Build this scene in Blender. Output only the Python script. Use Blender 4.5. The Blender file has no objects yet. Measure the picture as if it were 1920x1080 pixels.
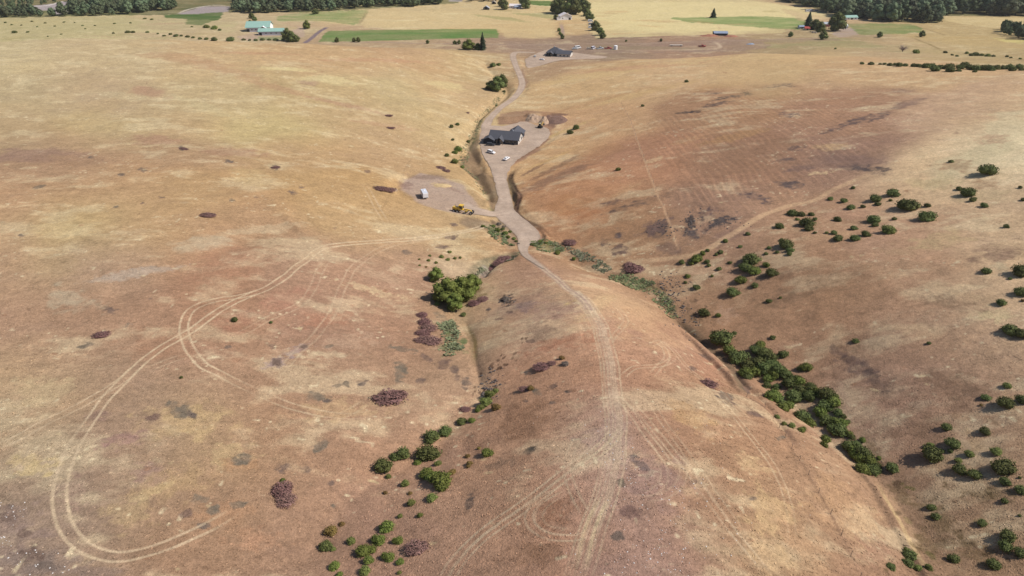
import bpy, bmesh, math, random
import numpy as np
from math import radians as R, pi, sin, cos
from mathutils import Vector, Matrix
from mathutils.bvhtree import BVHTree

S = bpy.context.scene
COL = S.collection
random.seed(7)

# ------------------------------------------------------------------ camera, sky, sun, exposure
CZ = 160.0                                   # drone height above datum (m)
PITCH = 30.0
F = 1297.0                                   # focal length in pixels of a 1920 wide frame
cam_d = bpy.data.cameras.new("camera"); cam = bpy.data.objects.new("camera", cam_d); COL.objects.link(cam)
cam.location = (0, 0, CZ); cam.rotation_euler = (R(90 - PITCH), 0, 0)
cam_d.sensor_width = 36.0; cam_d.lens = 36.0 * F / 1920.0
cam_d.clip_start = 0.5; cam_d.clip_end = 9000
S.camera = cam
S.render.resolution_x = 1024; S.render.resolution_y = 576

SUN_EL, SUN_AZ = 46.0, -5.0                   # azimuth counter-clockwise from +X
w = bpy.data.worlds.new("World"); S.world = w; w.use_nodes = True
nt = w.node_tree; bg = nt.nodes['Background']
sky = nt.nodes.new('ShaderNodeTexSky'); sky.sky_type = 'NISHITA'; sky.sun_disc = False
sky.sun_elevation = R(SUN_EL); sky.sun_rotation = R(90 - SUN_AZ)
nt.links.new(sky.outputs[0], bg.inputs[0]); bg.inputs[1].default_value = 0.085
sd = bpy.data.lights.new("sun", 'SUN'); sd.energy = 4.8; sd.angle = R(0.5); sd.color = (1.0, 0.93, 0.84)
so = bpy.data.objects.new("sun", sd); COL.objects.link(so)
sdir = Vector((cos(R(SUN_EL)) * cos(R(SUN_AZ)), cos(R(SUN_EL)) * sin(R(SUN_AZ)), sin(R(SUN_EL))))
so.rotation_euler = sdir.to_track_quat('Z', 'Y').to_euler(); so.location = (200, 0, 300)
S.view_settings.view_transform = 'Standard'; S.view_settings.look = 'None'
S.view_settings.gamma = 1; S.view_settings.exposure = 0.20

# ------------------------------------------------------------------ helpers: survey
CP, SP = cos(R(PITCH)), sin(R(PITCH))
def ray(px, py):
    a = (px - 960.0) / F; b = (540.0 - py) / F
    return a, CP + b * SP, -SP + b * CP
def PD(px, py, drop):                        # ground position seen at a photo point when it lies `drop` m below the drone
    a, y, z = ray(px, py); t = drop / -z
    return (a * t, y * t)

# ------------------------------------------------------------------ numpy noise
def vnoise(x, y, sc, seed=0):
    x = np.asarray(x, np.float64) / sc + seed * 17.31; y = np.asarray(y, np.float64) / sc - seed * 9.73
    xi = np.floor(x); yi = np.floor(y); fx = x - xi; fy = y - yi
    fx = fx * fx * fx * (fx * (fx * 6 - 15) + 10); fy = fy * fy * fy * (fy * (fy * 6 - 15) + 10)
    xi = xi.astype(np.int64); yi = yi.astype(np.int64)
    def h(i, j):
        n = (i * 374761393 + j * 668265263 + seed * 1442695041) & 0xFFFFFFFF
        n = ((n ^ (n >> 13)) * 1274126177) & 0xFFFFFFFF
        return ((n ^ (n >> 16)) & 0xFFFF) / 32767.5 - 1.0
    a = h(xi, yi); b = h(xi + 1, yi); c = h(xi, yi + 1); d = h(xi + 1, yi + 1)
    return (a + (b - a) * fx) * (1 - fy) + (c + (d - c) * fx) * fy
def fbm(x, y, sc, oct=3, seed=0, gain=0.5):
    s = 0; a = 1.0; t = 0
    for o in range(oct):
        c, sn = cos(o * 1.1), sin(o * 1.1)
        s = s + a * vnoise(x * c - y * sn, x * sn + y * c, sc / 2 ** o, seed + o); t += a; a *= gain
    return s / t
def sstep(a, b, x):
    t = np.clip((x - a) / (b - a), 0, 1); return t * t * (3 - 2 * t)

# ------------------------------------------------------------------ terrain: surveyed spot heights (photo x, photo y, metres below the drone)
SPOT = [(0,80,105),(200,73,106),(400,80,108),(600,85,112),(750,88,117),(860,96,126),
(0,200,97),(300,200,98),(600,200,104),(800,200,113),(880,200,122),
(0,350,92),(300,350,93),(600,350,99),(740,350,106),(830,270,118),(850,330,115),
(0,500,90),(300,500,91),(600,500,97),(730,480,103),(800,440,108),(880,440,109),
(0,700,89),(300,700,90),(500,700,94),(660,680,97),(780,700,98),
(0,900,86),(120,900,86),(400,900,90),(560,950,92),(640,850,94),
(0,1080,85),(300,1080,87),(500,1080,91),
# spur
(1150,1080,80),(1130,900,83),(1140,750,86),(1130,650,89.5),(1090,560,95),(1040,515,100),(1000,485,105.5),
(950,1080,84),(800,1080,88.8),(720,1070,90.5),(900,900,89.5),(820,900,92.5),(1000,800,90),(920,800,93.5),(1000,650,95),(930,640,98),(950,570,102),(960,520,105),
(1400,1080,83),(1600,1080,88),(1690,1075,92),(1400,900,86),(1560,900,91),(1610,900,93),(1300,750,89.5),(1400,760,94),(1440,760,98),(1250,650,94.5),(1300,660,99),(1180,570,99),(1120,520,104),
# gullies
(920,490,109),(860,540,106.5),(872,600,103.5),(895,690,99),(890,760,97.2),(820,830,95.5),(700,895,95.2),(640,950,93.6),(580,1060,92),
(1000,460,112),(1100,500,110.5),(1200,540,109),(1270,600,108),(1340,660,106.5),(1440,720,105),(1520,790,104),(1600,850,101.5),(1665,900,99.5),(1730,1000,97.5),(1780,1080,96),
# right hillside
(1920,1080,92.5),(1920,950,91.5),(1800,900,95.5),(1920,800,90.5),(1800,760,93.4),(1700,800,96.7),(1600,700,98.2),(1920,650,88.5),(1750,620,92),(1560,620,99),(1440,620,103),(1380,560,105),(1300,540,107),
(1920,500,86),(1700,500,92),(1500,500,98.5),(1400,490,102.7),(1920,400,86),(1700,400,93),(1550,430,97.2),
(1300,480,104.5),(1180,490,108.5),(1080,450,110.5),(1200,400,104),(1350,400,100.5),(1480,392,99.5),(1600,330,95),(1700,300,91.5),(1920,300,84),
(1000,420,112.5),(1010,350,114.5),(1100,330,109),(1060,270,119.5),(1130,230,117),(1200,300,106.5),(1350,300,101),(1500,260,97),(1700,230,93),(1920,220,87),
(1020,170,126),(1150,150,121),(1300,130,117),(1300,200,108),(1500,180,103),(1700,170,97.5),(1920,150,93),
(1060,125,131),(1200,112,126),(1400,100,121),(1550,105,115),(1750,118,108.5),(1920,128,102),
# road and pads
(965,110,136),(977,150,131),(962,185,127),(925,217,124),(945,260,122.5),(1000,245,122.5),(940,320,120.5),(945,375,115.5),(955,410,113.5),(985,440,112.5),
(930,140,133),(900,110,135),(840,355,113),(790,360,111),(900,395,113.5),(900,300,122),(915,360,119),
# plain
(1045,102,140),(985,102,139.5),(920,92,141),(900,80,144),(1100,86,144),(1000,70,150),(700,70,150),(600,60,152),(490,62,152),(300,45,154),(100,45,153),(350,60,148),(150,62,147),
(800,40,156),(1060,35,156),(1350,60,150),(1250,85,143.5),(1400,88,141),(1600,80,141),(1500,50,152),(1700,90,137),(1850,75,143),(1850,105,131),(1700,55,151),(1900,40,155),(1750,20,158),(1300,20,158),(960,10,159),(500,15,159),(100,15,159),(1600,15,159)]
KP = [PD(*s) + (CZ - s[2],) for s in SPOT]
KP += [(-420,640,CZ-121),(-280,640,CZ-124),(-150,640,CZ-131),(-420,730,CZ-144),(-250,730,CZ-146),(-600,560,CZ-118),(-650,720,CZ-144),(-900,800,CZ-148),(-700,400,CZ-95),
       (-1500,1200,0),(1500,1200,0),(0,1500,0),(-2500,3000,0),(2500,3000,0),(0,3000,0),(0,2200,0),(-1200,2000,0),(1200,2000,0),
       (-400,100,CZ-80),(-900,200,CZ-80),(400,100,CZ-66),(900,200,CZ-70),(700,560,CZ-92),(800,750,CZ-135),(-200,-100,CZ-76),(0,-100,CZ-66),(200,-100,CZ-72),(0,20,CZ-72),(-100,30,CZ-80),(120,30,CZ-79),
       (450,480,CZ-96),(560,620,CZ-112),(330,640,CZ-128),(200,640,CZ-137)]
KP = np.array(KP, np.float64)
def tps_fit(P, lam):
    n = len(P); X = P[:, :2] / 100.0
    d = np.sqrt(((X[:, None] - X[None]) ** 2).sum(-1)) + 1e-9
    K = d * d * np.log(d) + lam * np.eye(n)
    A = np.zeros((n + 3, n + 3)); A[:n, :n] = K; A[:n, n] = 1; A[:n, n + 1:] = X; A[n, :n] = 1; A[n + 1:, :n] = X.T
    b = np.zeros(n + 3); b[:n] = P[:, 2]
    return X, np.linalg.solve(A, b)
KX, KW = tps_fit(KP, 0.02)
def base(x, y):
    x = np.atleast_1d(np.asarray(x, np.float64)); y = np.atleast_1d(np.asarray(y, np.float64)); out = np.empty(x.size)
    xf = x.ravel() / 100; yf = y.ravel() / 100; n = len(KX)
    for i in range(0, xf.size, 60000):
        a = xf[i:i + 60000]; b = yf[i:i + 60000]
        r2 = (a[:, None] - KX[None, :, 0]) ** 2 + (b[:, None] - KX[None, :, 1]) ** 2 + 1e-12
        out[i:i + 60000] = (0.5 * r2 * np.log(r2)) @ KW[:n] + KW[n] + a * KW[n + 1] + b * KW[n + 2]
    return out.reshape(x.shape)

def pdist(x, y, P):                          # distance to polyline, side (+ left of travel), arc parameter
    best = np.full(x.shape, 1e18); side = np.zeros(x.shape); par = np.zeros(x.shape)
    for i in range(len(P) - 1):
        ax, ay = P[i][:2]; bx, by = P[i + 1][:2]; dx, dy = bx - ax, by - ay; L2 = dx * dx + dy * dy + 1e-12
        t = np.clip(((x - ax) * dx + (y - ay) * dy) / L2, 0, 1)
        ex = x - ax - t * dx; ey = y - ay - t * dy; d = ex * ex + ey * ey
        m = d < best; best = np.where(m, d, best); side = np.where(m, np.sign(dx * ey - dy * ex), side); par = np.where(m, i + t, par)
    return np.sqrt(best), side, par
def near(x, y, P, r):
    P = np.array([p[:2] for p in P]); lo = P.min(0) - r; hi = P.max(0) + r
    return (x > lo[0]) & (x < hi[0]) & (y > lo[1]) & (y < hi[1])
def nearl(x, y, P, r):                       # vertices within about r of a polyline (coarse raster test first)
    m = near(x, y, P, r)
    if m.sum() < 5000: return m
    c = 3.0; Q = np.array([p[:2] for p in P]); lo = Q.min(0) - r - 2 * c; n = np.ceil((Q.max(0) + r + 2 * c - lo) / c).astype(int) + 2; g = np.zeros(n, bool); k = int(r / c) + 2
    for i in range(len(Q) - 1):
        s = max(2, int(np.hypot(*(Q[i + 1] - Q[i])) / c) + 2)
        for t in np.linspace(0, 1, s): a, b = ((Q[i] + (Q[i + 1] - Q[i]) * t - lo) / c).astype(int); g[max(0, a - k):a + k + 1, max(0, b - k):b + k + 1] = True
    j = np.where(m)[0]; ok = g[((x[j] - lo[0]) / c).astype(int), ((y[j] - lo[1]) / c).astype(int)]; m[j[~ok]] = False; return m
def inpoly(x, y, P):
    c = np.zeros(x.shape, bool); n = len(P)
    for i in range(n):
        x1, y1 = P[i][:2]; x2, y2 = P[(i + 1) % n][:2]
        if y1 == y2: continue
        m = ((y1 > y) != (y2 > y)) & (x < (x2 - x1) * (y - y1) / (y2 - y1) + x1); c ^= m
    return c
def smooth(P, n=6):                          # Catmull-Rom
    P = [tuple(p) for p in P]; Q = [P[0]] + P + [P[-1]]; out = []
    for i in range(1, len(Q) - 2):
        p0, p1, p2, p3 = [np.array(q, float) for q in Q[i - 1:i + 3]]
        for k in range(n):
            t = k / n
            out.append(tuple(0.5 * ((2 * p1) + (-p0 + p2) * t + (2 * p0 - 5 * p1 + 4 * p2 - p3) * t * t + (-p0 + 3 * p1 - 3 * p2 + p3) * t ** 3)))
    out.append(P[-1]); return out

def gridmesh_bvh(zf):
    us = np.linspace(-1.5, 1.5, 400); ys = ROWS[::3]
    W = fanw(ys); X = us[None] * W[:, None]; Y = np.repeat(ys[:, None], len(us), 1); Z = zf(X, Y)
    V = np.stack([X, Y, Z], -1).reshape(-1, 3); n, m = X.shape
    i = (np.arange(n - 1)[:, None] * m + np.arange(m - 1)[None]).ravel()
    return BVHTree.FromPolygons(V.tolist(), np.stack([i, i + 1, i + m + 1, i + m], 1).tolist())
def fanw(y): return np.sqrt((y + 55.0) ** 2 + 60.0 ** 2)
# rows of the terrain sheet: spacing grows with distance
rows = [-150, -110, -75, -45, -20, 0, 15, 28]
y = 35.0
while y < 1300:
    rows.append(y); y += 0.0013 * ((y + 55) ** 2 + 8800) ** 0.5 * min(max((y * y + 9000) ** 0.5 / 95, 1.15), 5.5) * 0.62
while y < 3200:
    rows.append(y); y *= 1.04
ROWS = np.array(rows)
BV = gridmesh_bvh(base)
def cast(px, py, bv):
    a, yy, z = ray(px, py); h = bv.ray_cast(Vector((0, 0, CZ)), Vector((a, yy, z)).normalized(), 9000)
    return h[0]
def at0(px, py):
    h = cast(px, py, BV); return (h.x, h.y)

# ---- drainage lines: photo points on the base terrain, then half-width, depth
GUL = []
for pts, hw, dep in [
    ([(985,470),(955,478),(915,495),(880,530),(868,580),(880,620),(893,680),(905,730),(880,768),(850,795),(800,845),(740,880),(690,905),(640,950),(600,1010),(560,1078)], 9, 1.1),
    ([(870,590),(885,630),(893,680),(900,720)], 2.0, .5),
    ([(930,478),(912,500),(900,515)], 2.5, 2.0),
    ([(1000,458),(1060,475),(1120,505),(1200,535),(1270,590),(1330,640),(1400,690),(1500,765),(1590,845),(1660,900),(1720,990),(1770,1078)], 8, 1.7),
    ([(1240,560),(1290,610),(1340,655),(1385,700),(1430,750),(1460,790),(1500,850)], 2.2, 1.0),
    ([(1380,690),(1395,715),(1412,745)], 2.0, 0.9),
    ([(945,432),(925,420),(915,410)], 4, 2.0),
    ([(930,330),(905,310),(885,285),(875,265),(885,245),(900,220),(925,195),(945,180),(950,165),(930,140),(915,125),(905,110)], 7, 2.5),
    ([(925,385),(912,362),(895,330),(880,305)], 7, 3.0),
    ([(700,195),(760,212),(830,232),(870,255)], 6, 1.0),
    ([(180,560),(330,510),(480,440),(560,425)], 14, 1.2)    ]:
    GUL.append((smooth([at0(*p) for p in pts], 3), hw, dep))
# ---- banks: a step of h on the left (+) or right (-) of travel, fading over L
BANK = []
for pts, sg, h, L in [
    ([(962,318),(958,335),(966,355),(977,370),(972,385),(970,398),(984,411),(1010,424),(1026,437),(1034,452)], -1, 3.2, 16),
    ([(1600,860),(1640,900),(1660,935),(1690,985),(1720,1040),(1745,1080),(1775,1130),(1800,1180)], -1, -1.0, 9),
    ([(1270,605),(1320,655),(1365,700),(1400,750)], -1, -1.6, 10),
    ([(920,330),(905,345),(925,380),(922,392)], 0, 0, 1)]:
    if h: BANK.append((smooth([at0(*p) for p in pts], 3), sg, h, L))
# ---- gravel road centre lines (x, y, half width m)
def rd(pts, n=5):
    return smooth([at0(p[0], p[1]) + (p[2] / 2.0,) for p in pts], n)
ROADS = {
 'drive': rd([(1003,99,5),(984,98,5.5),(966,99,6),(962,107,6),(966,120,5.4),(973,137,5),(979,153,5),(976,168,5),(962,185,5),(941,200,4.8),(924,216,4.8),(912,232,5.5),(912,246,6)]),
 'lower': rd([(936,314,9),(938,332,6.2),(942,352,5.8),(947,374,6),(945,392,8),(952,405,9.5),(970,422,9.5),(988,438,9.5),(990,450,8),(981,462,4.2),(985,478,2.6),(1005,493,1.6),(1020,504,.5)]),
 'branch': rd([(945,398,6),(925,403,5.5),(902,401,6),(880,396,7),(862,388,8)]),
}
PADS = {}
for k, pts, zz in [
    ('house_pad', [(906,236),(900,255),(903,285),(918,312),(930,327),(948,325),(966,304),(990,288),(1018,268),(1032,249),(1022,240),(1003,238),(985,233),(965,236),(940,239),(924,237)], None),
    ('trailer_pad', [(747,350),(756,337),(786,328),(830,334),(858,347),(884,368),(897,388),(892,402),(860,398),(820,389),(785,374),(757,362)], None),
    ('far_pad', [(985,110),(1000,105),(1022,99),(1046,96),(1072,102),(1110,105),(1140,107),(1110,109),(1070,110),(1040,113),(1012,120),(992,124),(986,118)], None)]:
    P = smooth([at0(*p) for p in pts + [pts[0]]], 3)[:-1]
    xs = np.array([p[0] for p in P]); ys = np.array([p[1] for p in P]); bz = base(xs, ys)
    A = np.stack([xs, ys, np.ones_like(xs)], 1); co = np.linalg.lstsq(A, bz, rcond=None)[0]; cx, cy = xs.mean(), ys.mean()
    k2 = 0.35 if k != 'house_pad' else 0.2
    co = np.array([co[0] * k2, co[1] * k2, co @ np.array([cx, cy, 1]) - k2 * (co[0] * cx + co[1] * cy)])
    PADS[k] = (P, co)
def padz(k, x, y): c = PADS[k][1]; return c[0] * x + c[1] * y + c[2]
# pile of spoil and cut slope behind the house
MOUND = [(at0(1000,222), 9, 6, 2.6), (at0(1022,226), 5, 4, 2.4), (at0(1042,222), 8, 6, 1.8), (at0(960,225), 14, 6, 1.6)]
def prof(k):
    P = ROADS[k]; z = base(np.array([p[0] for p in P]), np.array([p[1] for p in P]))
    x = np.array([p[0] for p in P]); yy = np.array([p[1] for p in P])
    for j in PADS:
        d, s, t = pdist(x, yy, PADS[j][0] + [PADS[j][0][0]]); ins = inpoly(x, yy, PADS[j][0]); d = np.where(ins, 0, d)
        z = z + (padz(j, x, yy) - z) * (1 - sstep(0, 10, d))
    if k != 'drive' and k != 'lower':
        z[0:3] = np.interp(range(3), [0, 3], [z[0], z[3]])
    for _ in range(6): z[1:-1] = (z[:-2] + 2 * z[1:-1] + z[2:]) / 4
    return z
RZ = {k: prof(k) for k in ROADS}
def H(x, y, detail=True):
    x = np.atleast_1d(np.asarray(x, np.float64)); y = np.atleast_1d(np.asarray(y, np.float64)); shp = x.shape
    x = x.ravel(); y = y.ravel(); z = base(x, y)
    if detail:
        z = z + fbm(x, y, 45, 3, 3) * 0.9 * sstep(20, 160, np.hypot(x, y)) * (1 - 0.6 * sstep(500, 700, y)) + fbm(x, y, 9, 3, 5) * 0.30 + fbm(x, y, 2.4, 2, 15) * 0.05 * (1 - sstep(200, 300, y))
    for P, hw, dep in GUL:
        m = nearl(x, y, P, hw * 2.2)
        if m.any():
            d, s, t = pdist(x[m], y[m], P); e = sstep(0, 3, t) * sstep(0, 3, len(P) - 1 - t) if len(P) > 10 else sstep(0, 1.2, t) * sstep(0, 1.2, len(P) - 1 - t)
            wob = 1 + 0.25 * vnoise(x[m], y[m], 6, 11)
            z[m] -= dep * e * np.exp(-(d / (hw * 0.62 * wob)) ** 1.5)
    for P, sg, h, L in BANK:
        m = nearl(x, y, P, L * 3)
        if m.any():
            d, s, t = pdist(x[m], y[m], P); e = sstep(0, 2.5, t) * sstep(0, 2.5, len(P) - 1 - t)
            d = d * s * sg + 0.35 * vnoise(x[m], y[m], 3, 12)
            z[m] += np.where(d > 0, h * e * sstep(0, 1.8, d) * np.exp(-np.maximum(d, 0) / L), 0)
    for (c, rx, ry, h) in MOUND:
        q = ((x - c[0]) / rx) ** 2 + ((y - c[1]) / ry) ** 2
        z = z + h * np.exp(-q * 1.6) * (1 + 0.3 * vnoise(x, y, 3, 21))
    for k in PADS:
        P = PADS[k][0]; m = near(x, y, P, 9)
        if m.any():
            d, s, t = pdist(x[m], y[m], P + [P[0]]); ins = inpoly(x[m], y[m], P); d = np.where(ins, -d, d)
            wt = 1 - sstep(0.3, 6.0, d); z[m] += (padz(k, x[m], y[m]) - z[m]) * wt
    for k in ROADS:
        P = ROADS[k]; m = nearl(x, y, P, 12)
        if m.any():
            d, s, t = pdist(x[m], y[m], P); hw = np.interp(t, range(len(P)), [p[2] for p in P]); zr = np.interp(t, range(len(P)), RZ[k])
            wt = 1 - sstep(hw + 0.4, hw + np.where(s > 0, 4.0, 4.0), d)
            endf = np.where((t <= 0) | (t >= len(P) - 1), 1 - sstep(0, 3, d - 0.0), 1)
            z[m] += (zr - z[m]) * wt * endf
    return z.reshape(shp)
BV2 = gridmesh_bvh(H)
def at(px, py):
    h = cast(px, py, BV2); return (h.x, h.y)
def h1(x, y): return float(H(x, y)[0])
def loc(px, py):
    x, y = at(px, py); return Vector((x, y, h1(x, y)))
def mpp(px, py):                             # metres per photo pixel there (across the line of sight)
    x, y = at(px, py); z = h1(x, y); return (y * CP + (CZ - z) * SP) / F

# ------------------------------------------------------------------ terrain sheet
usf = np.linspace(-0.74, 0.74, 1240); cs = np.linspace(0.76, 1.8, 34) ** 1.0
US = np.concatenate([-cs[::-1], usf, cs])
W_ = fanw(ROWS); GX = US[None] * W_[:, None]; GY = np.repeat(ROWS[:, None], len(US), 1)
GZ = H(GX, GY)
print("terrain", GX.shape)
gx, gy = GX.ravel(), GY.ravel()
# surface slope towards the sun: used only to turn colours read off the photo into albedos at the survey points
def lit(x, y):
    e = 6.0; zx = (H(x + e, y) - H(x - e, y)) / (2 * e); zy = (H(x, y + e) - H(x, y - e)) / (2 * e)
    n = 1 / np.sqrt(1 + zx * zx + zy * zy); return (-zx * sdir.x - zy * sdir.y + sdir.z) * n / sdir.z
def lin(c):
    c = np.asarray(c, np.float64) / 255.0
    return np.where(c <= 0.04045, c / 12.92, ((c + 0.055) / 1.055) ** 2.4)
EXPO = 1.36                                  # lit white value on flat ground at this exposure
def alb(c, l=1.0):
    c = np.asarray(c, float); mx = c.max(); mn = c.min()
    if mx - mn > 12 and c[0] == mx: c = c + np.array([0, .05, .08]) * (mx - c)
    return lin(c) / EXPO / l

TONE = [(0,100,200,180,135),(200,100,200,176,132),(400,100,203,172,126),(600,100,203,168,122),(800,100,200,162,120),(880,120,205,180,125),
(0,180,190,168,126),(200,180,192,166,126),(400,180,200,175,128),(600,180,200,172,122),(760,180,205,182,132),(860,190,205,172,125),
(0,240,188,160,118),(200,240,195,170,122),(350,240,195,165,120),(500,240,205,182,125),(700,240,200,168,122),(850,240,205,175,125),
(0,300,170,138,108),(150,300,178,142,108),(350,290,182,146,110),(550,300,192,156,112),(750,300,195,158,115),(850,330,200,165,115),
(0,350,190,150,112),(200,350,190,152,110),(400,350,192,155,108),(600,350,198,160,108),(700,350,198,158,106),
(0,430,190,155,115),(150,430,200,172,118),(300,430,195,158,112),(500,430,190,150,112),(700,430,200,165,118),(850,420,200,165,118),
(0,500,185,150,115),(200,500,180,150,120),(400,500,180,138,105),(600,500,185,148,118),(750,500,188,148,118),
(0,570,178,140,110),(200,570,175,135,105),(400,570,176,130,100),(600,570,175,130,105),(750,570,182,140,112),
(100,650,175,138,108),(300,650,175,135,106),(500,650,178,138,108),(650,650,182,145,115),(760,650,175,132,102),
(50,730,190,160,122),(250,730,175,145,115),(400,730,178,142,112),(600,730,186,146,114),(800,730,182,148,116),
(50,820,180,150,115),(200,820,168,136,112),(350,820,186,157,118),(500,820,182,142,108),(700,820,180,140,110),
(50,900,165,138,115),(250,900,171,140,112),(400,900,175,138,104),(600,900,182,142,110),
(50,1000,152,130,112),(200,1000,170,140,112),(350,1000,175,135,104),(500,1000,175,136,106),(600,1000,170,132,106),
(100,1070,157,132,112),(300,1070,168,132,105),(500,1070,172,135,108),
(1050,520,185,142,112),(1090,560,200,165,125),(1000,600,170,130,105),(1100,650,180,135,105),(1250,650,188,143,112),(1000,720,158,118,90),(1200,730,178,132,102),
(1350,760,180,138,105),(1000,850,155,118,90),(1130,850,180,145,125),(1300,850,178,135,105),(1450,850,182,140,108),(1600,950,185,145,110),
(950,950,150,116,92),(1050,950,160,118,92),(1200,980,165,130,112),(1350,980,175,135,105),(1450,1000,182,145,108),(1650,1050,170,130,102),(900,1060,150,115,92),(1250,1070,168,132,116),
(700,1000,160,122,98),(850,850,155,118,92),(900,600,165,135,100),
(1100,350,178,128,90),(1050,420,172,124,88),(1000,300,190,150,105),(1200,300,168,122,92),(1400,300,155,116,90),(1600,300,150,116,95),(1350,200,165,126,94),
(1600,200,165,126,98),(1800,200,185,150,120),(1100,230,185,146,105),(1100,160,192,158,112),(1300,140,195,160,117),(1500,110,195,160,117),(1700,140,195,160,118),(1850,200,195,165,125),
(1900,280,212,192,152),(1750,330,200,170,130),(1700,420,175,136,106),(1850,430,188,158,122),(1500,430,165,128,98),(1350,430,150,116,94),(1300,520,152,117,88),(1500,550,145,110,82),
(1700,550,160,126,98),(1850,600,185,155,120),(1500,650,142,108,82),(1650,700,136,106,86),(1800,700,136,105,84),(1750,800,140,108,85),(1850,850,155,125,96),
(1800,950,128,100,75),(1900,1000,132,103,78),(1720,950,135,108,85),(1150,450,160,120,88),(1100,490,150,117,86),
(100,50,190,175,125),(400,55,195,172,130),(700,85,180,152,116),(1000,84,165,136,110),(1100,84,152,128,105),(1300,82,165,132,106),(1300,40,215,196,140),(1200,20,210,190,136),
(800,30,205,180,130),(1000,50,200,168,118),(1500,80,172,148,108),(1800,92,190,165,115),(1850,60,185,160,110),(1900,108,180,155,110),(1700,95,185,158,118),(960,130,180,145,110)]
def q(x, y): return x / fanw(y) * 2.0, np.log(y + 160) * 1.7
tp = np.array([at(t[0], t[1]) for t in TONE]); TL = np.clip(lit(tp[:, 0], tp[:, 1]), 0.56, 1.15)
TC = np.array([alb((t[2] + 1, t[3] + .10 * (t[2] - t[3]), t[4] + .05 * (t[2] - t[4])), l) for t, l in zip(TONE, TL)]); tq = np.stack(q(tp[:, 0], np.maximum(tp[:, 1], -100)), 1)
tt = np.argmin(np.abs(ROWS + 1e9)); 
def field_colour(x, y):                      # smooth blend of the surveyed tones
    yy = np.maximum(y, -120); a, b = q(x, yy); out = np.empty((x.size, 3))
    wx = fbm(x, yy, 30, 2, 31) * 0.05; a = a + wx; b = b + fbm(x, yy, 30, 2, 33) * 0.05
    for i in range(0, x.size, 60000):
        d2 = (a[i:i+60000, None] - tq[None, :, 0]) ** 2 + (b[i:i+60000, None] - tq[None, :, 1]) ** 2
        wt = np.exp(-d2 / (2 * 0.075 ** 2)) + 1e-6 / (d2 + 1e-3)
        out[i:i+60000] = (wt @ TC) / wt.sum(1)[:, None]
    return out
CG = field_colour(gx, gy)
def mixc(m, c, t):                           # blend colour c (albedo) into the masked vertices by t
    CG[m] = CG[m] + (np.asarray(c)[None] - CG[m]) * np.clip(t, 0, 1)[:, None]
def mulc(m, f, t):
    CG[m] = CG[m] * (1 + (np.asarray(f)[None] - 1) * np.clip(t, 0, 1)[:, None])
ALLM = np.ones(gx.size, bool)
hill = 1 - sstep(560, 760, gy - 0.12 * np.abs(gx))
# natural mottling: straw clumps, russet weeds, bare purple-grey soil
ax, ay = gx, gy
n1 = fbm(ax * 0.62, ay * 1.0, 16, 4, 41, 0.6); n2 = fbm(ax * 0.6, ay, 7, 3, 51, 0.6); n3 = fbm(ax, ay, 30, 3, 61, 0.55); n4 = fbm(ax * .55, ay, 2.2, 3, 71, 0.65)
mixc(ALLM, alb((216, 200, 160)), sstep(0.10, 0.62, n1 + 0.55 * n2 + 0.3 * n4) * 0.34)
mulc(ALLM, (0.98, 0.94, 0.89), sstep(0.05, 0.6, n3 - 0.35 * n1 + 0.35 * n4) * 0.42)
mulc(ALLM, (0.82, 0.82, 0.88), sstep(0.10, 0.5, -n1 * 0.7 + 0.5 * n2 - 0.3 * n3) * 0.42)
CG *= (1 + 0.14 * n4 + 0.11 * n2)[:, None]
sp = vnoise(gx, gy, 1.1, 81) + 0.4 * n2
mixc(ALLM, alb((228, 210, 170)), sstep(0.82, 1.1, sp) * 0.7 * hill)
mulc(ALLM, (0.70, 0.68, 0.68), sstep(0.8, 1.1, -sp) * 0.5 * hill)

def dab(px, py, rx, ry, ang, c, s, kind='mix', rough=0.5, nsc=None, hard=0.5):
    c0 = at(px, py); ca, sa = cos(R(ang)), sin(R(ang))
    A = at(px + rx * ca, py - rx * sa); B = at(px - ry * sa, py - ry * ca)
    u = np.array(A) - c0; v = np.array(B) - c0; M = np.linalg.inv(np.array([u, v]).T)
    r = 1.7 * (np.hypot(*u) + np.hypot(*v)); i0, i1 = np.searchsorted(ROWS, [c0[1] - r, c0[1] + r]); nc = GX.shape[1]; k0 = i0 * nc; m = k0 + np.where(np.abs(gx[k0:i1 * nc] - c0[0]) < r)[0]
    if not len(m): return
    X = gx[m] - c0[0]; Y = gy[m] - c0[1]; a = M[0, 0] * X + M[0, 1] * Y; b = M[1, 0] * X + M[1, 1] * Y
    sc = nsc or max(1.2, 0.45 * min(np.hypot(*u), np.hypot(*v)))
    rr = np.sqrt(a * a + b * b) + rough * (1.6 if np.hypot(*u) < 9 else 1) * fbm(gx[m], gy[m], sc, 3, int(px) % 97)
    small = float(np.hypot(*u)) < 9
    t = (1 - sstep(1 - hard, 1 + hard * 0.4, rr)) * s * (1 + (.55 if small else .25) * fbm(gx[m], gy[m], 1.6, 2, int(py) % 89)) * (1 if rr.size < 9 else 1)
    if c0[0] > 30 and py < 480 and kind == 'mix' and sum(c) < 320: t = np.clip(t * (.45 + 1.5 * sstep(-.25, .45, fbm(gx[m] * .8, gy[m], 1.8, 2, 55))), 0, .95)
    if kind == 'mix': mixc(m, alb(c), t)
    else: mulc(m, c, t)
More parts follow.
